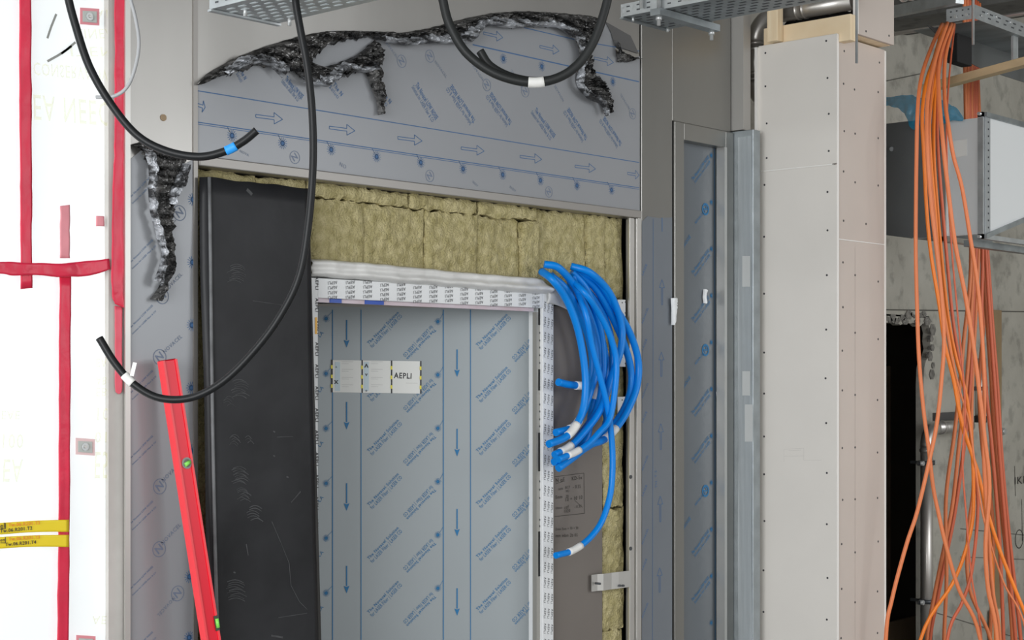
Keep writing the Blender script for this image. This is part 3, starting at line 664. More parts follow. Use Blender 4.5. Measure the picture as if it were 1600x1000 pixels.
# ================================================================ RUBBER SHEET + LEVEL
xa_, xb_ = X_(313, Yw-.02), X_(478, Yw-.02); ztop = (Z_(313, 281)+Z_(478, 294))/2
def lean(z): return Yw-.030-.085*(1-z/ztop)
t = thing('rubber_sheet', 'tall black rubber sheet with chalky scuffs leaning beside the door', 'sheet', ((xa_+xb_)/2, lean(0), 0))
nzz = 50
def rs(u, v):
    z = ztop*v+.004*noise.noise(Vector((u*5, 0, 0)))*(v == 1); x = xa_+(xb_-xa_)*u+.006*noise.noise(Vector((0, z*3, u*2)))
    e = max(0, .06-u)*.25
    return Vector((x, lean(z)+.004*noise.noise(Vector((x*4, 3, z*3)))+e, z))
o = MB().grid(rs, 24, nzz).build('sheet_face', rubber, t); solid(o, .008, -1); rsheet = o
MB().prism([(xb_-.002, lean(0)+.015, 0), (xb_+.042, lean(0)+.03, 0), (xb_+.026, lean(ztop)+.026, ztop-.01), (xb_-.002, lean(ztop)+.012, ztop-.01)], (0, .008, 0)).build('folded_edge', rubber_edge, t)
MB().tube([(xa_+.018+.004*math.sin(z*3), lean(z)-.001, z) for z in [ztop*k/30 for k in range(31)]], .005, 8).build('edge_bead', mat('greyed_rubber_edge', (.13, .135, .14), .5, var=.4, vscale=12), t)
# scuffs: thin chalk marks on the sheet
def mark(pts, wd, name='scuff'):
    b = MB(); Q = []
    for x, y in pts:
        p = onY(x, y, Yw-.06)
        for _ in range(3): p = onY(x, y, lean(p.z)+.004*noise.noise(Vector((p.x*4, 3, p.z*3)))-.0012)
        Q.append(p)
    for a, c in zip(Q, Q[1:]):
        d = (c-a); n_ = Vector((-d.z, 0, d.x)).normalized()*wd/2; b.add([a-n_, c-n_, c+n_, a+n_], [(0, 1, 2, 3)])
    return b
b = MB(); random.seed(5)
def addm(pts, wd): q = mark(pts, wd); b.add(q.v, q.f)
for cx, cy, R, n_ in ((372,430,14,9),(378,610,14,8),(368,690,8,6),(378,745,13,10),(383,775,10,8),(392,690,6,3),(372,925,16,9),(360,630,8,4),(400,805,12,6)):
    for k in range(n_):
        y = cy-R+2*R*k/n_; x0 = cx-R+random.uniform(-3, 4)
        addm([(x0+R*1.6*s/6, y-4*math.sin(s/6*math.pi)+s*.3) for s in range(7)], random.uniform(.0012, .0022))
addm([(425,815),(440,850),(452,880),(455,915),(468,940),(480,952)], .0015); addm([(455,785),(470,768)], .003); addm([(385,850),(388,868)], .0025)
addm([(433,683),(458,682)], .0015); addm([(435,965),(480,958)], .0015); addm([(424,993),(442,996)], .005); addm([(395,470),(450,478)], .0014)
for x, y in ((365,894),(427,674),(448,745),(427,712)): addm([(x, y), (x+3, y+1)], .004)
addm([(386,296),(394,304)], .009)
stamp(b, scuff, rsheet)

Dl = Vector((X_(259, 3.40), 3.405, 0)); zl = Z_(259, 563, 3.40)
top = Vector((X_(259, 3.40)+.004, 3.40, zl)); 
# find foot so that the level passes (322,1000)
def lvl(z, s=0): k = (zl-z)/zl; return Vector((top.x+k*.24, 3.40-k*.17, z))
t = thing('spirit_level', 'long red spirit level leaning on the film-covered jamb panel', 'spirit level', lvl(0))
ax = (lvl(zl)-lvl(0)).normalized(); fn_ = Vector((0, -1, 0)); fn_ = (fn_-ax*fn_.dot(ax)).normalized(); sd = ax.cross(fn_).normalized()
if sd.x < 0: sd = -sd
L = zl/ax.z
def LP(a, s, f_): return lvl(0)+ax*a+sd*s+fn_*f_
bd = MB().prism([LP(0, -.022, -.011), LP(0, .022, -.011), LP(0, .022, .011), LP(0, -.022, .011)], ax*L).build('level_body', red_lvl, t); bevel(bd, .002)
for s in (-.022, .017): MB().prism([LP(0, s-.0005, -.012), LP(0, s+.0055, -.012), LP(0, s+.0055, .014), LP(0, s-.0005, .014)], ax*L).build('flange', red_lvl2, t)
MB().prism([LP(L, -.020, -.010), LP(L, .020, -.010), LP(L, .020, .010), LP(L, -.020, .010)], ax*.002).build('end_cap', mat('dark_red', (.25, .01, .02), .6), t)
def along(py):
    return min((abs(((CH-LP(a, 0, 0).z)/((LP(a, 0, 0).x*FX+LP(a, 0, 0).y*FY))*F+HZ)-py), a) for a in [L*k/400 for k in range(401)])[1]
for y in (724, ):
    a = along(y); v = MB().cyl(LP(a, .003, .009), LP(a, .003, .0135), .015, 24).build('vial_housing', mat('grey_housing', (.28, .28, .26), .5), t)
    MB().cyl(LP(a, .003, .013), LP(a, .003, .0145), .0105, 20).build('vial_ring', mat('bezel', (.12, .13, .11), .4), v)
    MB().tube([LP(a-.004, -.006, .016), LP(a+.002, .010, .016)], .0055, 12).build('vial', mat('green_vial', (.25, .75, .12), .2), v)
a = along(975); MB().prism([LP(a-.02, .012, -.0125), LP(a-.02, .0235, -.0125), LP(a+.02, .0235, -.0125), LP(a+.02, .012, -.0125)], fn_*.027).build('vial_window', mat('window_dark', (.05, .06, .04), .4), t)
MB().tube([LP(a-.012, .018, .016), LP(a+.012, .018, .016)], .005, 10).build('vial', MATS['green_vial'], t)

# ================================================================ TAPES ON THE SHEET
def tape(pts, Y, m, name='red_tape_strip', jit=.002, seed=0):
    A = [onY(p[0], p[1], Y) for p in pts]; B = [onY(p[2], p[3], Y) for p in pts]; A = smooth_path(A, 8); B = smooth_path(B, 8); n = len(A)-1
    def fn(u, v):
        i = round(u*n); p = A[i].lerp(B[i], v); q = p*18+Vector((seed, 0, 0))
        return p+Vector((noise.noise(q)*jit, -.002-abs(noise.noise(q*1.3+Vector((4, 4, 4))))*.004*(jit/.002), noise.noise(q+Vector((2, 9, 0)))*jit))
    return solid(MB().grid(fn, n, 6, True).build(name, m), .0006)
YT = YS-.012
tag(tape([(29,-60,47,-60),(29,100,48,100),(30,250,49,250),(31,350,49,350),(31,452,50,450)], YT, red_tape), 'vertical red tape strip nearest the left edge of the sheet, running down from the top', 'tape')
tag(tape([(92,430,110,430),(91,600,109,600),(90,800,108,800),(88,1010,106,1010),(80,1600,98,1600)], YT, red_tape, seed=2), 'vertical red tape strip on the lower sheet, crossed by the yellow tapes', 'tape')
tag(tape([(-60,414,-60,436),(0,410,0,428),(20,409,20,430),(60,412,60,431),(110,410,110,433),(130,409,130,432),(170,404,172,421)], YT-.006, red_tape, seed=3, jit=.003), 'horizontal red tape strip crossing the sheet', 'tape')
tag(tape([(178,-60,195,-60),(178,100,195,100),(177,230,194,230),(174,330,193,330),(173,450,192,450),(178,475,193,482)], YS-.018, red_tape, seed=4, jit=.003), 'wrinkled red tape strip down the right edge of the sheet, upper length', 'tape')
tag(tape([(179,478,191,480),(179,540,190,540),(179,605,190,605),(183,616,187,616)], YS-.0165, mat('red_tape_lighter', (.80, .10, .15), .4), seed=5), 'narrow lighter red tape tail below the right edge strip', 'tape')
tag(tape([(93,322,108,320),(93,360,108,360),(93,404,108,404)], YT, red_pale, seed=6), 'short faded red tape piece just above the horizontal tape', 'tape')
tag(tape([(149,338,162,338),(149,354,162,354)], YT, red_pale, seed=16), 'tiny faded red tape scrap above the tape crossing near the post', 'tape')
def cpatch(x, y, l, m):
    t = thing('fixing_patch', l, 'fixing', onY(x, y+12, YT)); q = [onY(x-15, y-14, YT), onY(x+15, y-12, YT), onY(x+15, y+14, YT), onY(x-15, y+12, YT)]
    MB().prism(q, (0, -.001, 0)).build('backing', m, t)
    MB().prism([onY(x+a, y+c, YT-.002) for a, c in ((-11, -9), (11, -8), (11, 10), (-11, 8))], (0, -.001, 0)).build('plate', mat('grey_patch', (.52, .55, .52), .6), t)
    p = onY(x, y, YT-.004); MB().cyl(p, p+Vector((0, -.002, 0)), .010, 16).build('washer', washer_m, t); MB().cyl(p+Vector((0, -.002, 0)), p+Vector((0, -.006, 0)), .004, 6).build('screw_head', alu, t)
cpatch(140, 26, 'pale red fixing patch with washer at the top of the sheet', red_pale)
cpatch(133, 698, 'pale red fixing patch with washer on the lower sheet beside the red tape', mat('paler_patch', (.85, .62, .62), .6))
cpatch(134, 1006, 'pale red fixing patch at the very bottom edge of the photo', red_pale)
for i, (y, l, s1, s2) in enumerate(((816, 'upper yellow tape with handwriting on the sheet', 'Tw.06.R201.T3', 'Tw.06.R201.T2'), (838, 'lower yellow tape with handwriting on the sheet', 'Tw.06.R201.T3', 'Tw.06.R201.T4'))):
    o = tape([(-90,y+9,-90,y+27),(0,y+1,0,y+19),(60,y-3+i,60,y+15+i),(107,y-4+i*1.5,107,y+15+i*1.5)], YT-.013, yel_tape, 'yellow_tape_strip', .0004, 7+i); tag(o, l, 'tape')
    P = Print(planeY(YT-.0165), .0012); P.run(s2, (0+i*8, y+14-i), (50+i*6, y+9), bold=.005); P.run('en' if i else 'el', (0, y+6), (7, y+5)); P.pline([(8, y+1), (8, y+10), (0, y+10)], .0015)
    stamp(P, pencil, o)
    P = Print(planeY(YT-.0165), .0012); P.run(s1, (13, y+4.5), (62, y+1)); stamp(P, mat('orange_marker', (.85, .30, .05), .6), o)
# faint mirrored yellow print on the sheet
P = Print(planeY(YT+.004), .001)
P.run('EA NEEC', (170, 176), (52, 165), h=-.09, flip=True); P.run('CONSERVATIVE', (176, 118), (52, 106), flip=True, h=-.045)
for (x0, y0, x1, s, h) in ((176, 22, 130, 'EAE', .035), (176, 52, 120, 'LINEA', .035), (176, 80, 110, 'ITEM', .035), (34, 688, 2, '100', .05), (34, 733, 4, 'EA', .08), (166, 566, 150, 'EA', .03), (166, 594, 150, 'AB', .03), (166, 612, 150, 'EB', .03), (168, 646, 150, '10', .045), (168, 682, 150, '01', .04), (168, 724, 148, 'E5', .10), (30, 648, 2, 'EAE', .03), (166, 968, 144, 'AE', .03)):
    P.run(s, (x0, y0), (x1, y0), h=-h, flip=True)
for y in (20,): pass
stamp(P, faint_y, win)
# scratches
P = Print(planeY(YT), .0); 
for a in (((88, 22), (80, 42), (74, 60)), ((118, 66), (104, 78), (92, 86), (74, 96)), ((112, 72), (96, 84))): P.pline(a, .006)
stamp(P.m, mat('tear_grey', (.30, .31, .29), .6), win)

# ================================================================ CABLES
def cable(name, label, pts, r, m, k=8, group=None, bands=(), n=12, cat='cable'):
    path = smooth_path(pts, k); o = MB().tube(path, r, n).build(name, m); tag(o, label, cat, group)
    for (p, ln, nm, bm) in bands:
        i = nearest(path, p); seg = [path[i]]; a = b_ = i; tot = 0
        while tot < ln and (a > 0 or b_ < len(path)-1):
            if a > 0: a -= 1; tot += (path[a]-path[a+1]).length
            if b_ < len(path)-1: b_ += 1; tot += (path[b_]-path[b_-1]).length
        rr = (r[0] if isinstance(r, list) else r)*1.10+.0006
        MB().tube(path[a:b_+1], rr, n).build(nm, bm, o)
    return o, path
def pp(L, D): return [at(x, y, D) for x, y in L]
tagm = mat('white_tag', (.80, .80, .77), .5)
A_ = pp([(95,-60),(105,-10),(118,40),(140,105),(175,165),(215,212),(260,236),(310,245),(350,237),(380,221),(401,204)], 3.3)
A_[0] = at(96, -60, 3.3); A_.insert(0, at(84, -200, 3.3)); A_.insert(0, at(78, -420, 3.3))
cable('black_cable', 'black cable curving from top left across the steel, with a blue band near its end', A_, .0086, cable_blk, bands=((at(361, 234, 3.3), .022, 'blue_band', blue_in),), k=12)
B_ = pp([(192,-60),(203,-5),(212,30),(217,70),(210,110),(197,138),(176,151),(150,152)], 3.72); B_.insert(0, at(160, -200, 3.72)); B_.insert(0, at(150, -400, 3.72))
cable('thin_grey_cable', 'thin grey cable hanging in a loop at the top of the post', B_, .0042, cable_gry, k=10)
Cp = [(463,10),(470,50),(481,110),(488,180),(489,260),(482,350),(468,430),(440,490),(400,545),(350,595),(300,621),(250,622),(210,601),(180,568),(155,528)]
C_ = pp(Cp, 3.5); tz = at(463, 20, 3.5)
C_.insert(0, at(461, -14, 3.5)); C_.insert(0, at(459, -60, 3.5))
co, cpth = cable('black_cable', 'long black cable hanging from the left tray past the rubber sheet, with white tag', C_, .0087, cable_blk, bands=((at(201, 594, 3.5), .026, 'white_tag_band', tagm),), k=14)
MB().prism([at(203, 587, 3.49), at(208, 566, 3.49), at(214, 567, 3.49), at(209, 588, 3.49)], (-.001, -.001, 0)).build('paper_flag', tagm, co)
D_ = pp([(688,-30),(692,0),(703,40),(730,84),(778,117),(838,129),(890,112),(925,70),(948,5),(952,-40)], 4.2); D_.insert(0, at(684, -150, 4.2)); D_.append(at(958, -160, 4.2)); D_.insert(0, at(682, -380, 4.2)); D_.append(at(960, -380, 4.2))
cable('black_conduit_loop', 'thick black conduit hanging in a U loop before the header, white band at bottom', D_, .0125, conduit_blk, bands=((at(838, 129, 4.2), .032, 'white_tag_band', tagm),), k=14, cat='conduit')
D2 = [at(750, 80, 4.23), at(766, 103, 4.23), at(798, 120, 4.24), at(838, 127, 4.245), at(876, 120, 4.24), at(905, 99, 4.23)]
cable('black_conduit_stub', 'short open-ended black conduit lying in the bottom of the U loop', D2, .0118, conduit_blk, k=12, cat='conduit')

def bp(L, Y0, Y1=None):
    out = []
    for i, (x, y) in enumerate(L):
        f_ = i/(len(L)-1); Y = Y0 if i else Yw+.02
        out.append(onY(x, y, Y if Y1 is None else (Y0+(Y1-Y0)*f_)))
    return out
bl = [
 ([(850,413),(872,418),(895,443),(911,475),(923,509),(930,546),(930,582),(922,612),(908,650),(895,668),(868,676)], 3.39, 'blue conduit starting topmost at the band corner, ending in a short hooked end', (899,662)),
 ([(846,424),(864,438),(885,468),(901,508),(911,555),(915,600),(911,640),(898,668),(882,684),(857,694)], 3.36, 'innermost blue conduit with white tag and open end over the taped jamb', (896,674)),
 ([(892,416),(920,425),(947,450),(963,480),(972,515),(969,550),(955,590),(938,640),(912,676),(890,698),(866,711)], 3.375, 'blue conduit over the top of the bundle with white tag halfway up its bend', (882,699)),
 ([(894,424),(918,455),(934,500),(942,545),(941,600),(930,645),(905,682),(885,708),(870,722)], 3.40, 'blue conduit in the middle of the bundle ending low at the jamb', None),
 ([(900,420),(935,440),(960,478),(984,520),(997,562),(996,600),(985,632),(968,662),(945,686),(920,696),(894,716),(872,732)], 3.385, 'outermost blue conduit on the right of the bundle', (952,674)),
 ([(898,424),(930,450),(955,492),(976,540),(986,580),(984,615),(970,648),(944,680),(915,700),(888,713),(865,722)], 3.405, 'blue conduit just inside the outermost one', None),
 ([(888,434),(914,458),(937,491),(954,527),(963,566),(960,616),(952,656),(936,676),(920,693),(900,706),(872,718)], 3.335, 'thin front blue conduit crossing the bundle with white tag near its end', (897,708)),
 ([(895,440),(915,490),(925,540),(938,590),(950,640),(956,690),(957,735),(953,775),(940,815),(920,842),(895,860),(868,868)], 3.35, 'single blue conduit looping far below the others with white tag', (897,857)),
 ([(890,440),(915,480),(930,520),(937,560),(930,590),(915,602),(890,601),(872,597)], 3.41, 'short blue conduit end poking left from the bundle with small tag', (908,602)),
 ([(893,430),(920,470),(936,515),(946,560),(944,590),(932,612),(925,640),(918,680),(905,700)], 3.42, 'rear blue conduit with small tag in the middle of the bundle', (928,608)),
 ([(860,430),(884,452),(905,490),(920,530),(926,575),(918,625),(905,655),(890,672)], 3.40, 'blue conduit second from the inside of the bundle', None),
 ([(905,440),(930,470),(948,505),(957,545),(955,590),(944,630),(948,655),(942,675)], 3.425, 'hindmost blue conduit between the middle and outer loops', None),
]
for i, (L_, Y, l, tg) in enumerate(bl):
    pts = [onY(x, y, Y) for x, y in L_]; pts[0] = onY(L_[0][0], L_[0][1], max(Y, Yw-.03))
    cable('blue_conduit', l, pts, .0128 if i not in (6, 7) else .0108, blue, k=8, group='blue conduits beside the door', bands=((onY(tg[0], tg[1], Y), .062, 'white_tag_band', tagm),) if tg else (), n=14, cat='conduit')

# ================================================================ CABLE TRAYS (left and right, over the cladding)
def tray(lab_, corner_l, corner_r, end_px, D, rail_h, L, under, slots, z_over=None):
    pl, pr_ = at(*corner_l, D), None
    x0, yend, z0 = pl.x, pl.y, pl.z
    d = ray(*corner_r); k = yend/d.y; x1 = d.x*k
    y0 = yend-L
    t = thing('cable_tray', lab_, 'cable tray', ((x0+x1)/2, yend, z0))
    b = MB().box(x0, x1, y0, yend, z0, z0+.0015); tb_ = b.build('tray_bottom', under, t)
    b = MB(); b.box(x0-.0015, x0, y0, yend, z0, z0+rail_h); b.box(x0, x0+.012, y0, yend, z0+rail_h-.002, z0+rail_h); rl_ = b.build('side_rail', galv, t)
    MB().box(x1, x1+.0015, y0, yend, z0, z0+rail_h).build('side_rail', galv, t)
    # slots in bottom and rail as punched marks
    b = MB(); nx = 7
    yy = yend-.03; r = 0
    while yy > y0+.02:
        for i in range(nx):
            xx = x0+.015+(x1-x0-.03)*(i+.5)/nx
            b.box(xx-.004, xx+.004, yy-.024+(i % 2)*.02, yy-.002+(i % 2)*.02, z0-.0008, z0)
        yy -= .042
    stamp(b, slots, tb_)
    b = MB(); yy = yend-.02
    while yy > y0+.02:
        for zz in (.3, .68): b.box(x0-.0022, x0-.0015, yy-.014, yy-.002, z0+rail_h*zz, z0+rail_h*zz+.004)
        yy -= .038
    stamp(b, slot_m, rl_)
    return t, x0, x1, yend, z0
t, x0, x1, ye, z0 = tray('perforated galvanised cable tray at top left above the black cable', (328, 15), (432, 31), None, 3.6, .035, 2.0, galv, slot_l)
MB().box(x0-.005, x1+.005, ye-.012, ye+.002, z0-.006, z0-.001).build('end_strip', galv, t)
for u, v in ((.28, .06), (.95, .06), (.9, .55)): MB().tube([(x0+(x1-x0)*u, ye-v, z0+.01), (x0+(x1-x0)*u, ye-v, z0-.016)], .0045, 8).build('bolt', washer_m, t)
for yy in (ye-.5, ye-1.6): MB().cyl((x0-.006, yy, z0), (x0-.006, yy, HT), .004, 8).build('hanger_rod', galv, t)
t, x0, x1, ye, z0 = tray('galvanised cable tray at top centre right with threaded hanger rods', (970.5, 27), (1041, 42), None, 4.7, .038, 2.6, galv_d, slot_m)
MB().box(x0-.004, x1+.004, ye-.012, ye+.002, z0-.006, z0-.001).build('end_strip', galv_d, t)
q = onX(1030, 28, x0-.01); ysr = q.y
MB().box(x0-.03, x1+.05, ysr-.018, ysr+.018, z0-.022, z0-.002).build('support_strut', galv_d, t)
for xx in (x0-.012, x1+.03): MB().cyl((xx, ysr, z0-.05), (xx, ysr, HT), .0055, 10).build('threaded_rod', washer_m, t)
for xx in (x0-.012, x1+.03): MB().cyl((xx, ysr, z0-.034), (xx, ysr, z0-.022), .010, 6).build('nut', washer_m, t); MB().cyl((xx, ysr, z0+.03), (xx, ysr, z0+.04), .010, 6).build('nut', washer_m, t)
MB().cyl((x0+.02, ye-.03, z0-.014), (x0+.02, ye-.03, z0), .004, 6).build('bolt', washer_m, t); MB().cyl((x1-.02, ye-.02, z0-.014), (x1-.02, ye-.02, z0), .004, 6).build('bolt', washer_m, t)
q = onX(1002, 15, x0-.012); MB().cyl((q.x, q.y, z0+.012), (q.x, q.y, HT), .0055, 10).build('threaded_rod', washer_m, t)

# ================================================================ PLASTERBOARD COLUMN
cx0, cy0 = 5.20, 3.04; cx1 = X_(1383, cy0); cy1 = onX(1185, 500, cx0).y
zc = onX(1306, 58, cx0).z; zcl = onX(1190, 66, cx0).z
zj = (onX(1190, 268, cx0).z+onX(1305, 256, cx0).z)/2; zj2 = (Z_(1308, 373, cy0)+Z_(1380, 382, cy0))/2
t = thing('plasterboard_column', 'tall plasterboard-clad column with screw heads right of the steel panels', 'column', ((cx0+cx1)/2, (cy0+cy1)/2, 0))
th = .0125
zcc = (zc+zcl)/2
sbd = bevel(MB().box(cx0, cx0+th, cy0+.0, cy1, 0, zj-.0025).build('side_board', gyps, t), .0015)
bevel(MB().box(cx0, cx0+th, cy0+.0, cy1, zj+.0025, zcc).build('side_board', gyps, t), .0015)
fbd = bevel(MB().box(cx0+th+.001, cx1, cy0+.003, cy0+.003+th, 0, zj2-.002).build('front_board', gyps_p, t), .0015)
bevel(MB().box(cx0+th+.001, cx1, cy0+.003, cy0+.003+th, zj2+.002, zcc-.006).build('front_board', gyps_p, t), .0015)
MB().box(cx0-.0008, cx0+th+.0005, cy0-.0012, cy0, 0, zcc-.002).build('board_edge', gyps_e, t)
MB().box(cx0-.012, cx0+.0, cy1-.002, cy1+.010, 0, zcc-.006).build('board_edge', gyps_e, t)
MB().box(cx1, cx1+.010, cy0+.001, cy0+.014, 0, zcc-.01).build('board_edge', gyps_e, t)
MB().box(cx0+th, cx1-.001, cy0+.02, cy1, 0, zcc-.01).build('column_core', gyps_e, t)
MB().box(cx0-.0002, cx0+.002, cy0+.02, cy1-.01, zj-.0024, zj+.0024).build('joint_filler', gyps_e, t)
MB().box(cx0+th, cx1, cy0+.0022, cy0+.004, zj2-.0019, zj2+.0019).build('joint_filler', gyps_e, t)
scr = [(1196,83),(1196,135),(1198,193),(1198,247),(1194.6,289),(1194,370),(1194,459),(1194,551),(1194,615),(1194,682),(1194,741),(1194.5,814),(1193,891),(1193,956),(1291,64),(1293,122),(1295,178),(1295,236),(1293,300),(1293,360),(1292,430),(1291,515),(1290,591),(1291,661),(1292,739),(1292,819),(1293,903),(1292,968)]
for x, y in scr:
    p = onX(x, y, cx0); MB().cyl(p+Vector((-.0008, 0, 0)), p+Vector((.001, 0, 0)), .0042, 8).build('screw', ink, t)
for x, y in ((1319,80),(1318,131),(1319,205),(1335,140),(1336,209),(1374,98),(1372,144),(1372,216),(1318,268),(1318,345),(1336,285),(1372,290),(1317,410),(1336,430),(1372,440),(1317,480),(1336,520),(1372,530),(1316,548),(1316,610),(1316,700),(1316.5,781),(1315,850),(1315,920),(1314,997),(1336,617),(1336,699),(1336,780),(1336,863),(1336,941),(1371,625),(1371,707),(1371,778),(1372,846),(1371,924),(1371,989),(1353,350)):
    p = onY(x, y, cy0+.003); MB().cyl(p+Vector((0, -.0008, 0)), p+Vector((0, .001, 0)), .0045, 8).build('screw', ink, t)
PX = Plane((cx0, 0, 0), (0, -1, 0)); PX.N = Vector((-1, 0, 0))
P = Print(PX, .0006); P.pline([(1225,722),(1225,702),(1256,700),(1256,719),(1284,719)], .0007); P.pline([(1225,713),(1256,712)], .0007); P.pline([(1232,704),(1252,703)], .0007)
stamp(P, mat('pencil_grey', (.50, .48, .45), .8), sbd)
P = Print(planeY(cy0+.003), .0006); P.pline([(1336, 386), (1336, 1000)], .0012); stamp(P, mat('paper_seam', (.50, .44, .40), .8), fbd)
# timber on top
o = bevel(MB().box(cx0+.014, cx0+.058, cy0-.05, cy1-.015, zcc-.03, onX(1250, 35, cx0+.014).z).build('timber_rail', timber), .002)
tag(o, 'horizontal spruce rail lying along the top of the plasterboard column', 'timber')
q = onX(1206, 50, cx0+.008)
xt = cx0-.002; qy1 = onX(1205, 30, xt).y; qy0 = onX(1221, 30, xt).y
o = bevel(MB().box(xt-.030, xt+.012, qy0, qy1, zcc+.003, HT).build('timber_stud', timber_v), .002)
tag(o, 'upright spruce stud standing on the left top edge of the column', 'timber')
b = MB(); 
# bulkhead box above the column
bx0 = X_(1341, 2.99); bx1 = X_(1397, 2.99); bz = (Z_(1342, 54, 2.99)+Z_(1397, 70, 2.99))/2
t = thing('plasterboard_bulkhead', 'plasterboard bulkhead box hanging above the right half of the column', 'bulkhead', ((bx0+bx1)/2, 3.1, bz))
bevel(MB().box(bx0+.002, bx1, 2.99, 3.003, bz, HT-.01).build('front_board', gyps_p, t), .0015)
MB().box(bx0-.0008, bx0+.0018, 2.989, 3.004, bz, HT-.01).build('board_edge', gyps_e, t)
bevel(MB().box(bx0-.012, bx0-.002, 2.993, 3.006, bz+.004, HT-.01).build('board_edge', gyps_e, t), .001)
MB().box(bx0+.02, bx1-.004, 3.006, 3.10, bz-.001, bz+.03).build('timber_base', timber, t)
MB().box(bx0-.03, bx1-.02, 3.004, 3.12, zcc+.001, bz-.0015).build('timber_packer', timber, t)
for x, y in ((1353, 49), (1389, 56)): p = onY(x, y, 2.99); MB().cyl(p+Vector((0, -.0008, 0)), p+Vector((0, .001, 0)), .0045, 8).build('screw', ink, t)
o = MB().cyl(at(1338.5, 99, 5.6), (at(1338.5, 99, 5.6).x, at(1338.5, 99, 5.6).y, HT), .0048, 10).build('threaded_rod', galv); tag(o, 'threaded rod hanging in front of the column and bulkhead', 'rod')
bpy.data.objects[o.name]

# stainless pipe with two elbows behind the column
Dp = 6.25
pv = at(1180, 100, Dp); r = .034
def elbow(c, a0, a1, R, e1, e2, n=10): return [c+e1*R*math.cos(a0+(a1-a0)*i/n)+e2*R*math.sin(a0+(a1-a0)*i/n) for i in range(n+1)]
ez = Vector((0, 0, 1)); ey = Vector((0, -1, 0)); R = .095
zt1 = at(1180, 66, Dp).z; zb1 = at(1180, 128, Dp).z
up_ = elbow(Vector((pv.x, pv.y, zt1))+ey*R, math.pi, math.pi/2, R, ey, ez)
dn_ = elbow(Vector((pv.x, pv.y, zb1))+ey*R, -math.pi, -math.pi/2, R, ey, ez)
top_z = zt1+R
t = thing('stainless_pipe', 'stainless pipe with two elbows looping behind the column top', 'pipe', (pv.x, pv.y, zb1-R))
up_r = [p+Vector((.0, 0, 0)) for p in up_]
MB().tube(dn_[::-1], r, 20).build('lower_elbow', stain, t); MB().tube([Vector((pv.x, pv.y, zb1)), Vector((pv.x, pv.y, zt1))], r*.95, 20).build('straight_length', stain, t)
MB().tube(up_, r, 20).build('upper_elbow', stain, t)
hl = up_[-1].y-3.02
MB().tube([up_[-1], up_[-1]+ey*hl], r, 20).build('horizontal_run', stain, t)
for z in (zt1-.008, zt1-.03, zb1+.008, zb1+.03): MB().tube([(pv.x, pv.y, z-.006), (pv.x, pv.y, z+.006)], r*1.09, 20).build('press_ring', stain, t)
for y in (.10, .13, .55, .58): p = up_[-1]+ey*y; MB().tube([p, p+ey*.012], r*1.09, 20).build('press_ring', stain, t)
# dark insulated pipe below the horizontal run
q = up_[-1]
o = MB().tube([q+Vector((.10, -hl, -.045))+Vector((0, hl*k/12, .012*math.sin(k*2.1))) for k in range(13)], [.04+.006*math.sin(k*1.7) for k in range(13)], 14).build('insulated_pipe', mat('black_insulation', (.02, .022, .024), .7, bump=.6, bscale=25)); tag(o, 'lumpy black insulated pipe running beside the stainless pipe near the ceiling', 'pipe')
o = MB().box(5.115, 5.16, 3.50, 3.7, onX(1165, 190, 5.1).z, HT).build('concrete_pier', conc); tag(o, 'sliver of concrete pier behind the pipe elbows', 'pier')

# ================================================================ RIGHT: DUCT
dx = 6.33; dy0 = onX(1538, 300, dx).y; dyf = onX(1472, 300, dx).y; dy1 = onX(1383, 300, dx).y
dz1 = onX(1535, 183, dx).z; dz0 = onX(1535, 366, dx).z
t = thing('ventilation_duct', 'rectangular sheet-metal ventilation duct with light painted on its side and shade on its bend', 'duct', (dx, dyf, dz0))
MB().box(dx, dx+.02, dy0+.002, dyf, dz0+.001, dz1-.001).build('duct_body', duct_lit, t)
# bend with its shade put into the colour: continues deeper, bottom edge rounding up
pts = [(dx, dyf, dz0)]+[(dx, dyf+(dy1+.25-dyf)*k/12, dz0+.12*(k/12)**2.5) for k in range(1, 13)]+[(dx, dy1+.25, dz1+.02), (dx, dyf, dz1+.02)]
MB().prism([Vector(p) for p in pts], (.5, 0, 0)).build('shaded_bend', duct_shaded, t)
# tapering transition towards the right
xe_ = dx+1.3
zr1 = dz1; z_e = dz0+.33
MB().prism([(dx+.021, dy0, dz0), (xe_, dy0, z_e), (xe_, dy0, zr1+.0), (dx+.021, dy0, zr1)], (0, .35, 0)).build('tapered_section', duct_lit, t)
def flange(y, m, w_=.012):
    b = MB(); b.box(dx-.014, dx, y-w_, y+w_, dz0-.02, dz1+.02); b.box(dx-.014, dx+.5, y-w_, y+w_, dz1, dz1+.02); b.box(dx-.014, dx+.5, y-w_, y+w_, dz0-.02, dz0); return b.build('flange', m, t)
flange(dyf+.016, galv, .010); flange(dyf-.012, alu, .012); flange(dy0+.012, galv, .012)
b = MB()
b.box(dx+.004, dx+.05, dy0-.004, dy0, dz0, dz1+.01); csm = b.build('corner_seam', mat('seam_grey', (.45, .48, .50), .4, .6), t)
b = MB()
for k in range(16):
    z = dz0+.03+(dz1-dz0-.05)*k/15; b.cyl((dx+.03, dy0-.006, z), (dx+.03, dy0-.004, z), .004, 8)
stamp(b, slot_m, csm)
b = MB()
b.prism([Vector((dx, dy0-.012, dz1)), Vector((xe_, dy0-.012, zr1)), Vector((xe_, dy0-.012, zr1+.025)), Vector((dx, dy0-.012, dz1+.02))], (0, .03, 0))
b.prism([Vector((dx, dy0-.012, dz0-.02)), Vector((xe_, dy0-.012, z_e-.02)), Vector((xe_, dy0-.012, z_e)), Vector((dx, dy0-.012, dz0))], (0, .03, 0)); b.build('edge_profile', galv_d, t)
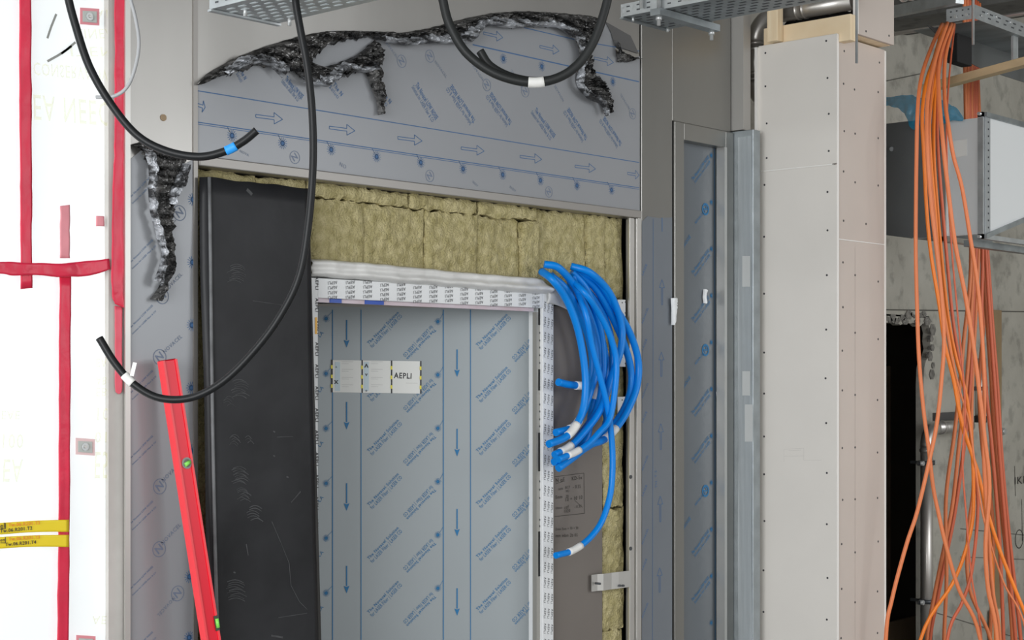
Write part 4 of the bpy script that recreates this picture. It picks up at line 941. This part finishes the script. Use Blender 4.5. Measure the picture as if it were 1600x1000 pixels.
for z in (dz0-.012, dz1+.012): MB().cyl((dx-.03, dy0+.012, z), (dx+.02, dy0+.012, z), .008, 6).build('flange_bolt', washer_m, t)
MB().prism([onX(x, y, dx-.001) for x, y in ((1483,222),(1511,217),(1511,243),(1483,249))], (-.001, 0, 0)).build('paper_label', paper, t)
MB().cyl(onX(1393, 233, dx-.002), onX(1393, 233, dx-.0035), .010, 14).build('plug', mat('grey_plug', (.26, .28, .29), .5), t)
MB().box(dx-.01, dx+.6, dy0+.05, dy0+.09, dz0-.05, dz0-.022).build('support_rail', galv_d, t)
for yy in (dy0+.07,): MB().cyl((dx+.62, yy, dz0-.05), (dx+.62, yy, HT), .006, 8).build('hanger_rod', galv, t)
# blue plastic wrap on the duct
A = smooth_path([onX(x, y, dx-.02) for x, y in ((1378,150),(1400,152),(1418,149),(1440,152),(1462,153),(1482,160),(1500,172),(1508,184))], 6)
B = smooth_path([onX(x, y, dx-.02) for x, y in ((1378,166),(1400,168),(1412,176),(1425,196),(1432,202),(1448,196),(1476,192),(1506,188))], 6); n = len(A)-1
def wr(u, v):
    i = round(u*n); p = A[i].lerp(B[i], v); q = p*26
    return p+Vector((-.012-.02*abs(noise.noise(q)), .008*noise.noise(q*1.4), .010*noise.noise(q*1.1+Vector((3, 3, 3)))))
o = MB().grid(wr, n, 12).build('blue_plastic_wrap', blue_wrap); tag(o, 'crumpled translucent blue plastic draped over the top of the duct bend', 'plastic wrap')
# wooden plank
pa, pb = at(1446, 139, 6.75), at(1680, 76, 6.2)
t_ = MB().beam(pa, pb, .05, .034).build('wooden_plank', timber_o); bevel(t_, .002); tag(t_, 'long wooden batten sloping up to the right edge behind the front orange cables', 'timber')

# right-hand cable tray with curved end, orange cables come out of it
Dt = 6.45; c0 = at(1522, 29, Dt); 
t = thing('ladder_tray', 'grey perforated tray at top right from which the orange cables drop', 'cable tray', c0)
hgt = .056; y_in = onX(1479, 32, c0.x).y
er_ = MB().box(c0.x-.002, c0.x, c0.y, y_in, c0.z, c0.z+hgt).build('end_rail', galv, t)
rl_ = MB().box(c0.x, c0.x+1.4, c0.y-.002, c0.y, c0.z, c0.z+hgt).box(c0.x, c0.x+1.4, c0.y-.002, c0.y+.014, c0.z+hgt, c0.z+hgt+.002).build('side_rail', galv, t)
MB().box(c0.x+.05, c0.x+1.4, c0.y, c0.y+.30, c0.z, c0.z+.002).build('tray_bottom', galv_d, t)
n = 14; b = MB(); cc = [(c0.x+.05, c0.z)]+[(c0.x-.02+.55*(k/n), c0.z-.11*math.sin(k/n*math.pi*.5)) for k in range(n+1)]+[(c0.x+1.4, c0.z-.11), (c0.x+1.4, c0.z)]
b.prism([(x, c0.y+.20, z) for x, z in cc], (0, .004, 0)); b.build('drop_out_plate', mat('drop_out_grey', (.16, .17, .17), .45, .6), t)
b = MB()
for k in range(14):
    for zz in (.32, .66): b.box(c0.x+.05+k*.075+(zz > .5)*.02, c0.x+.075+k*.075+(zz > .5)*.02, c0.y-.0035, c0.y-.002, c0.z+hgt*zz, c0.z+hgt*zz+.006)
stamp(b, slot_m, rl_); b = MB()
for k in range(4):
    for zz in (.3, .7): b.box(c0.x-.0035, c0.x-.002, c0.y+.02+k*.026, c0.y+.027+k*.026, c0.z+hgt*zz, c0.z+hgt*zz+.006)
stamp(b, slot_m, er_)
for x_ in (.06, .12, .2, .34): MB().cyl((c0.x+x_, c0.y-.008, c0.z+.02+.02*(x_ > .1)), (c0.x+x_, c0.y-.002, c0.z+.02+.02*(x_ > .1)), .007, 6).build('bolt', washer_m, t)
for y_ in (.03, .08): MB().cyl((c0.x-.008, c0.y+y_, c0.z+.02), (c0.x-.002, c0.y+y_, c0.z+.02), .007, 6).build('bolt', washer_m, t)
MB().box(c0.x+.42, c0.x+.47, c0.y+.02, c0.y+.03, c0.z-.13, c0.z).build('drop_bracket', galv, t)
q = at(1520.5, 70, 6.40); MB().cyl(q, (q.x, q.y, HT), .006, 10).build('hanger_rod', galv, t)
# galvanised strut and thin conduits near the ceiling
q0, q1 = at(1380, 22, 6.9), at(1500, -3, 6.4)
o = MB().beam(q0, q1, .04, .045).build('galvanised_strut', galv); tag(o, 'galvanised strut running from the bulkhead towards the right tray', 'strut')
q0 = onX(1398, 53, 7.6); q1 = Vector((q0.x, q0.y-1.6, q0.z)); q0 = Vector((q0.x, q0.y+.4, q0.z))
o = MB().cyl(q0, q1, .011, 12).build('thin_metal_conduit', mat('conduit_metal', (.55, .52, .50), .35, .7)); tag(o, 'thin metal conduit running under the ceiling behind the orange cables', 'conduit')
o = MB().box(7.9, 8.3, 2.6, YB-.01, 3.86, HT-.005).build('concrete_beam', conc_c); tag(o, 'dark concrete beam under the ceiling above the orange cables', 'beam')
q0 = at(1476, 40, 6.75); o = bevel(MB().box(q0.x+.02, q0.x+.16, q0.y-.05, q0.y+.0, q0.z-.16, q0.z+.0).build('black_clamp_block', black_gap), .004); tag(o, 'black block behind the orange cables where they leave the tray', 'clamp')

# ================================================================ BACK WALL PIPE, BOARD
yp = YB-.10; r = .038
def PB(x, y, Y=yp): return onY(x, y, Y)
p0 = PB(1448, 700); p1 = PB(1462, 669)
R = .11; zt2 = PB(1448, 669).z
t = thing('steel_drain_pipe', 'steel pipe with elbow and clamps on the back wall beside the dark opening', 'pipe', (p0.x, yp, 0))
e = elbow(Vector((p0.x+R, yp, zt2-R)), math.pi, math.pi/2, R, Vector((1, 0, 0)), ez)
MB().tube([(p0.x, yp, 0), (p0.x, yp, zt2-R)], r*.95, 20).build('vertical_run', stain, t); MB().tube(e, r, 20).build('elbow', stain, t)
xe2 = PB(1515, 669).x; MB().tube([e[-1], (xe2, yp, zt2)], r*.95, 20).build('horizontal_run', stain, t)
MB().tube([(p0.x, yp, zt2-R-.03), (p0.x, yp, zt2-R-.01)], r*1.1, 20).build('press_ring', stain, t); MB().tube([(e[-1].x+.06, yp, zt2), (e[-1].x+.08, yp, zt2)], r*1.1, 20).build('press_ring', stain, t)
for y in (723, 939):
    z = PB(1448, y).z; c = MB().tube([(p0.x, yp, z-.012), (p0.x, yp, z+.012)], r*1.25, 20).box(p0.x-.09, p0.x+.09, yp-.005, yp+.005, z-.01, z+.01).box(p0.x-.01, p0.x+.01, yp+.03, YB, z-.008, z+.008).build('pipe_clamp', mat('clamp_dark', (.10, .11, .12), .4, .6), t)
    MB().cyl((p0.x-.075, yp-.02, z), (p0.x-.075, yp+.02, z), .014, 8).build('clamp_bolt', washer_m, c); MB().cyl((p0.x+.075, yp-.02, z), (p0.x+.075, yp+.02, z), .014, 8).build('clamp_bolt', washer_m, c)
xv = PB(1532, 600).x
t = thing('upper_steel_pipe', 'steel pipe piece on the back wall half hidden by the orange cables', 'pipe', (xv, yp, PB(1532, 658).z))
MB().tube([(xv, yp, PB(1532, 655).z), (xv, yp, PB(1532, 560).z)], r*.9, 18).build('pipe_body', stain, t)
MB().tube([(xv, yp, PB(1532, 660).z), (xv, yp, PB(1532, 650).z)], r, 18).build('rubber_end', black_gap, t)
z = PB(1532, 607).z; MB().tube([(xv, yp, z-.012), (xv, yp, z+.012)], r*1.2, 18).box(xv-.085, xv+.085, yp-.005, yp+.005, z-.009, z+.009).box(xv-.01, xv+.01, yp+.03, YB, z-.008, z+.008).build('pipe_clamp', MATS['clamp_dark'], t)
q = PB(1571, 674, YB-.02); o = MB().cyl(q, q+Vector((0, .02, 0)), .022, 14).build('wall_bolt', washer_m); tag(o, 'round metal bolt head on the back wall right of the cables', 'bolt')
o = MB().box(X_(1457, YB), X_(1492, YB), YB-.03, YB, Z_(1470, 657, YB-.03), Z_(1470, 645, YB-.03)).build('dark_rail', mat('dark_rail', (.09, .09, .09), .5)); tag(o, 'short dark rail on the back wall just above the pipe elbow', 'rail')
o = MB().box(X_(1546, YB), X_(1560, YB), YB-.022, YB, .0, Z_(1552, 484, YB-.022)).build('wall_board', mat('ply_strip', (.33, .235, .13), .7, var=.15, vscale=5)); tag(o, 'narrow upright wooden board on the back wall behind the orange cables', 'board')
o = MB().box(X_(1553, YB-.05), X_(1567, YB-.05), YB-.05, YB-.022, 0, Z_(1560, 952, YB-.05)).build('timber_offcut', timber_v); tag(o, 'pale timber offcut standing at the foot of the upright wall board', 'timber')
# boards standing in the dark opening
o = MB().prism([onY(x, y, YB+.30) for x, y in ((1380, 975), (1443, 960), (1443, 1130), (1380, 1130))][::-1], (0, .02, 0)).build('brown_sheet', mat('brown_sheet', (.24, .18, .11), .7, var=.2)); tag(o, 'low brown sheet standing at the bottom of the dark opening', 'sheet')
o = MB().box(X_(1372, YB+.5), X_(1441, YB+.5), YB+.5, YB+.52, 0, Z_(1400, 572, YB+.5)).build('dark_board', mat('dark_board', (.20, .15, .10), .7, var=.4, vscale=3)); tag(o, 'tall dark brown board standing deeper inside the opening', 'board')

# ================================================================ ORANGE CABLES
F1 = [
 ('leftmost orange cable of the front bundle, hanging straight then crossing to the lower right', orange, .0088, 6.10, [(1472,38),(1455,75),(1440,120),(1434,170),(1432,250),(1431,330),(1431,400),(1433,480),(1436,560),(1443,640),(1451,700),(1458,760),(1466,800),(1478,852),(1498,920),(1532,1000)]),
 ('bright orange cable sweeping from the duct down to the right edge', orange_b, .0085, 6.20, [(1475,38),(1460,90),(1447,130),(1441,180),(1444,250),(1448,330),(1455,400),(1468,479),(1476,536),(1490,594),(1500,648),(1514,696),(1528,740),(1543,800),(1566,870),(1600,955),(1640,1060)]),
 ('bright orange cable running close inside the sweeping one', orange_b, .0085, 6.24, [(1480,38),(1468,90),(1456,150),(1452,200),(1455,260),(1461,330),(1466,400),(1474,480),(1484,540),(1494,600),(1502,660),(1515,700),(1530,745),(1540,800),(1548,860),(1552,930),(1556,1000)]),
 ('pale orange cable in front of the duct label slanting to the middle', orange, .0095, 6.15, [(1486,38),(1468,90),(1467,147),(1472,208),(1479,276),(1492,378),(1509,466),(1521,541),(1530,610),(1538,680),(1546,760),(1540,850),(1544,920),(1558,1000)]),
 ('orange cable rightmost across the lit duct face', orange, .0088, 6.18, [(1490,38),(1477,90),(1476,150),(1482,198),(1490,245),(1503,293),(1516,371),(1528,450),(1536,550),(1538,620),(1537,700),(1541,790),(1546,860),(1552,930),(1562,1000)]),
 ('thinnest orange cable hanging down the middle of the bundle', orange_r, .0042, 6.12, [(1492,38),(1486,90),(1481,150),(1479,220),(1482,310),(1488,400),(1494,466),(1503,565),(1508,640),(1504,720),(1509,796),(1518,900),(1534,1000)]),
 ('orange cable crossing over to the lower left beside the column', orange, .0088, 6.05, [(1480,36),(1462,90),(1450,150),(1448,220),(1454,310),(1462,380),(1470,450),(1475,530),(1471,595),(1464,660),(1452,720),(1433,800),(1416,852),(1394,935),(1384,1000)]),
 ('bright orange cable curling to the lower left bottom edge', orange_b, .0085, 6.22, [(1484,38),(1466,95),(1460,160),(1459,240),(1465,330),(1473,420),(1482,500),(1494,560),(1510,620),(1518,690),(1521,750),(1520,810),(1508,862),(1488,912),(1438,1000)]),
 ('reddish orange cable in the middle of the front bundle', orange_r, .008, 6.26, [(1486,36),(1470,95),(1464,160),(1466,240),(1473,330),(1481,420),(1489,500),(1500,570),(1512,640),(1520,720),(1528,790),(1519,888),(1504,940),(1480,1000)]),
 ('orange cable bowing low across the thinnest one', orange, .0045, 6.08, [(1478,36),(1464,90),(1455,150),(1452,230),(1459,320),(1469,420),(1480,520),(1497,600),(1514,660),(1524,730),(1533,790),(1545,840),(1568,910),(1604,990)]),
]
F2 = [
 (orange, [(1507,60),(1508,120),(1509,180),(1512,280),(1517,380),(1515,450),(1506,530),(1500,600),(1491,680),(1478,780),(1479,900),(1475,1000)]),
 (orange, [(1511,60),(1512,120),(1512,180),(1516,280),(1521,380),(1518,480),(1510,600),(1499,690),(1488,790),(1470,880),(1458,940),(1448,1000)]),
 (orange_r, [(1514,60),(1515,120),(1515,180),(1520,280),(1525,380),(1520,490),(1516,600),(1506,700),(1492,800),(1478,870),(1465,935),(1453,1000)]),
 (orange, [(1518,60),(1518,120),(1518,180),(1524,280),(1529,380),(1524,500),(1519,600),(1518,680),(1521,760),(1512,840),(1515,920),(1548,1000)]),
 (orange_r, [(1521,65),(1521,120),(1521,180),(1528,280),(1535,380),(1534,500),(1540,600),(1548,680),(1556,770),(1563,870),(1568,1000)]),
 (orange_r, [(1524,65),(1524,120),(1524,180),(1532,280),(1539,380),(1547,500),(1554,600),(1561,700),(1569,800),(1578,900),(1587,1000)]),
 (orange_r, [(1527,65),(1527,120),(1526,180),(1535,280),(1542,380),(1551,510),(1559,610),(1565,710),(1573,800),(1584,900),(1595,1000)]),
 (orange, [(1530,65),(1528,120),(1530,180),(1532,280),(1533,380),(1542,500),(1549,600),(1555,700),(1565,800),(1575,900),(1582,1000)]),
 (orange, [(1516,65),(1517,120),(1520,180),(1530,280),(1538,380),(1537,500),(1530,600),(1535,700),(1550,800),(1552,880),(1547,1000)]),
]
for kk, (lbl, m, r, D, L_) in enumerate(F1):
    D = (6.12, 6.24, 6.28, 6.04, 6.08, 6.16, 6.00, 6.32, 6.36, 6.20)[kk]; r *= .9
    pts = [at(x, y, D+(.35 if i == 0 else .18 if i == 1 else .06 if i == 2 else 0)) for i, (x, y) in enumerate(L_)]
    d = pts[-1]-pts[-2]; pts.append(Vector((pts[-1].x+d.x*.5, pts[-1].y+d.y*.5, .35))); pts.append(Vector((pts[-1].x, pts[-1].y, .012)))
    cable('orange_cable', lbl, pts, r, m, k=6, group='orange cables of the front bundle', n=10)
for i, (m, L_) in enumerate(F2):
    pts = [at(x, y, 7.6+.035*i) for j, (x, y) in enumerate(L_)]
    d = pts[-1]-pts[-2]; pts.insert(0, Vector((pts[0].x, pts[0].y, 3.75))); pts.append(Vector((pts[-1].x+d.x*.4, pts[-1].y+d.y*.4, .25))); pts.append(Vector((pts[-1].x, pts[-1].y, .012)))
    cable('orange_cable', 'rear-bundle orange cable behind the duct, '+('first from the left', 'second from the left', 'third from the left', 'fifth from the left', 'sixth from the left', 'seventh from the left', 'eighth from the left', 'rightmost', 'fourth from the left')[i]+' where it passes above the duct', pts, .0095, m, k=6, group='orange cables of the rear bundle', n=10)
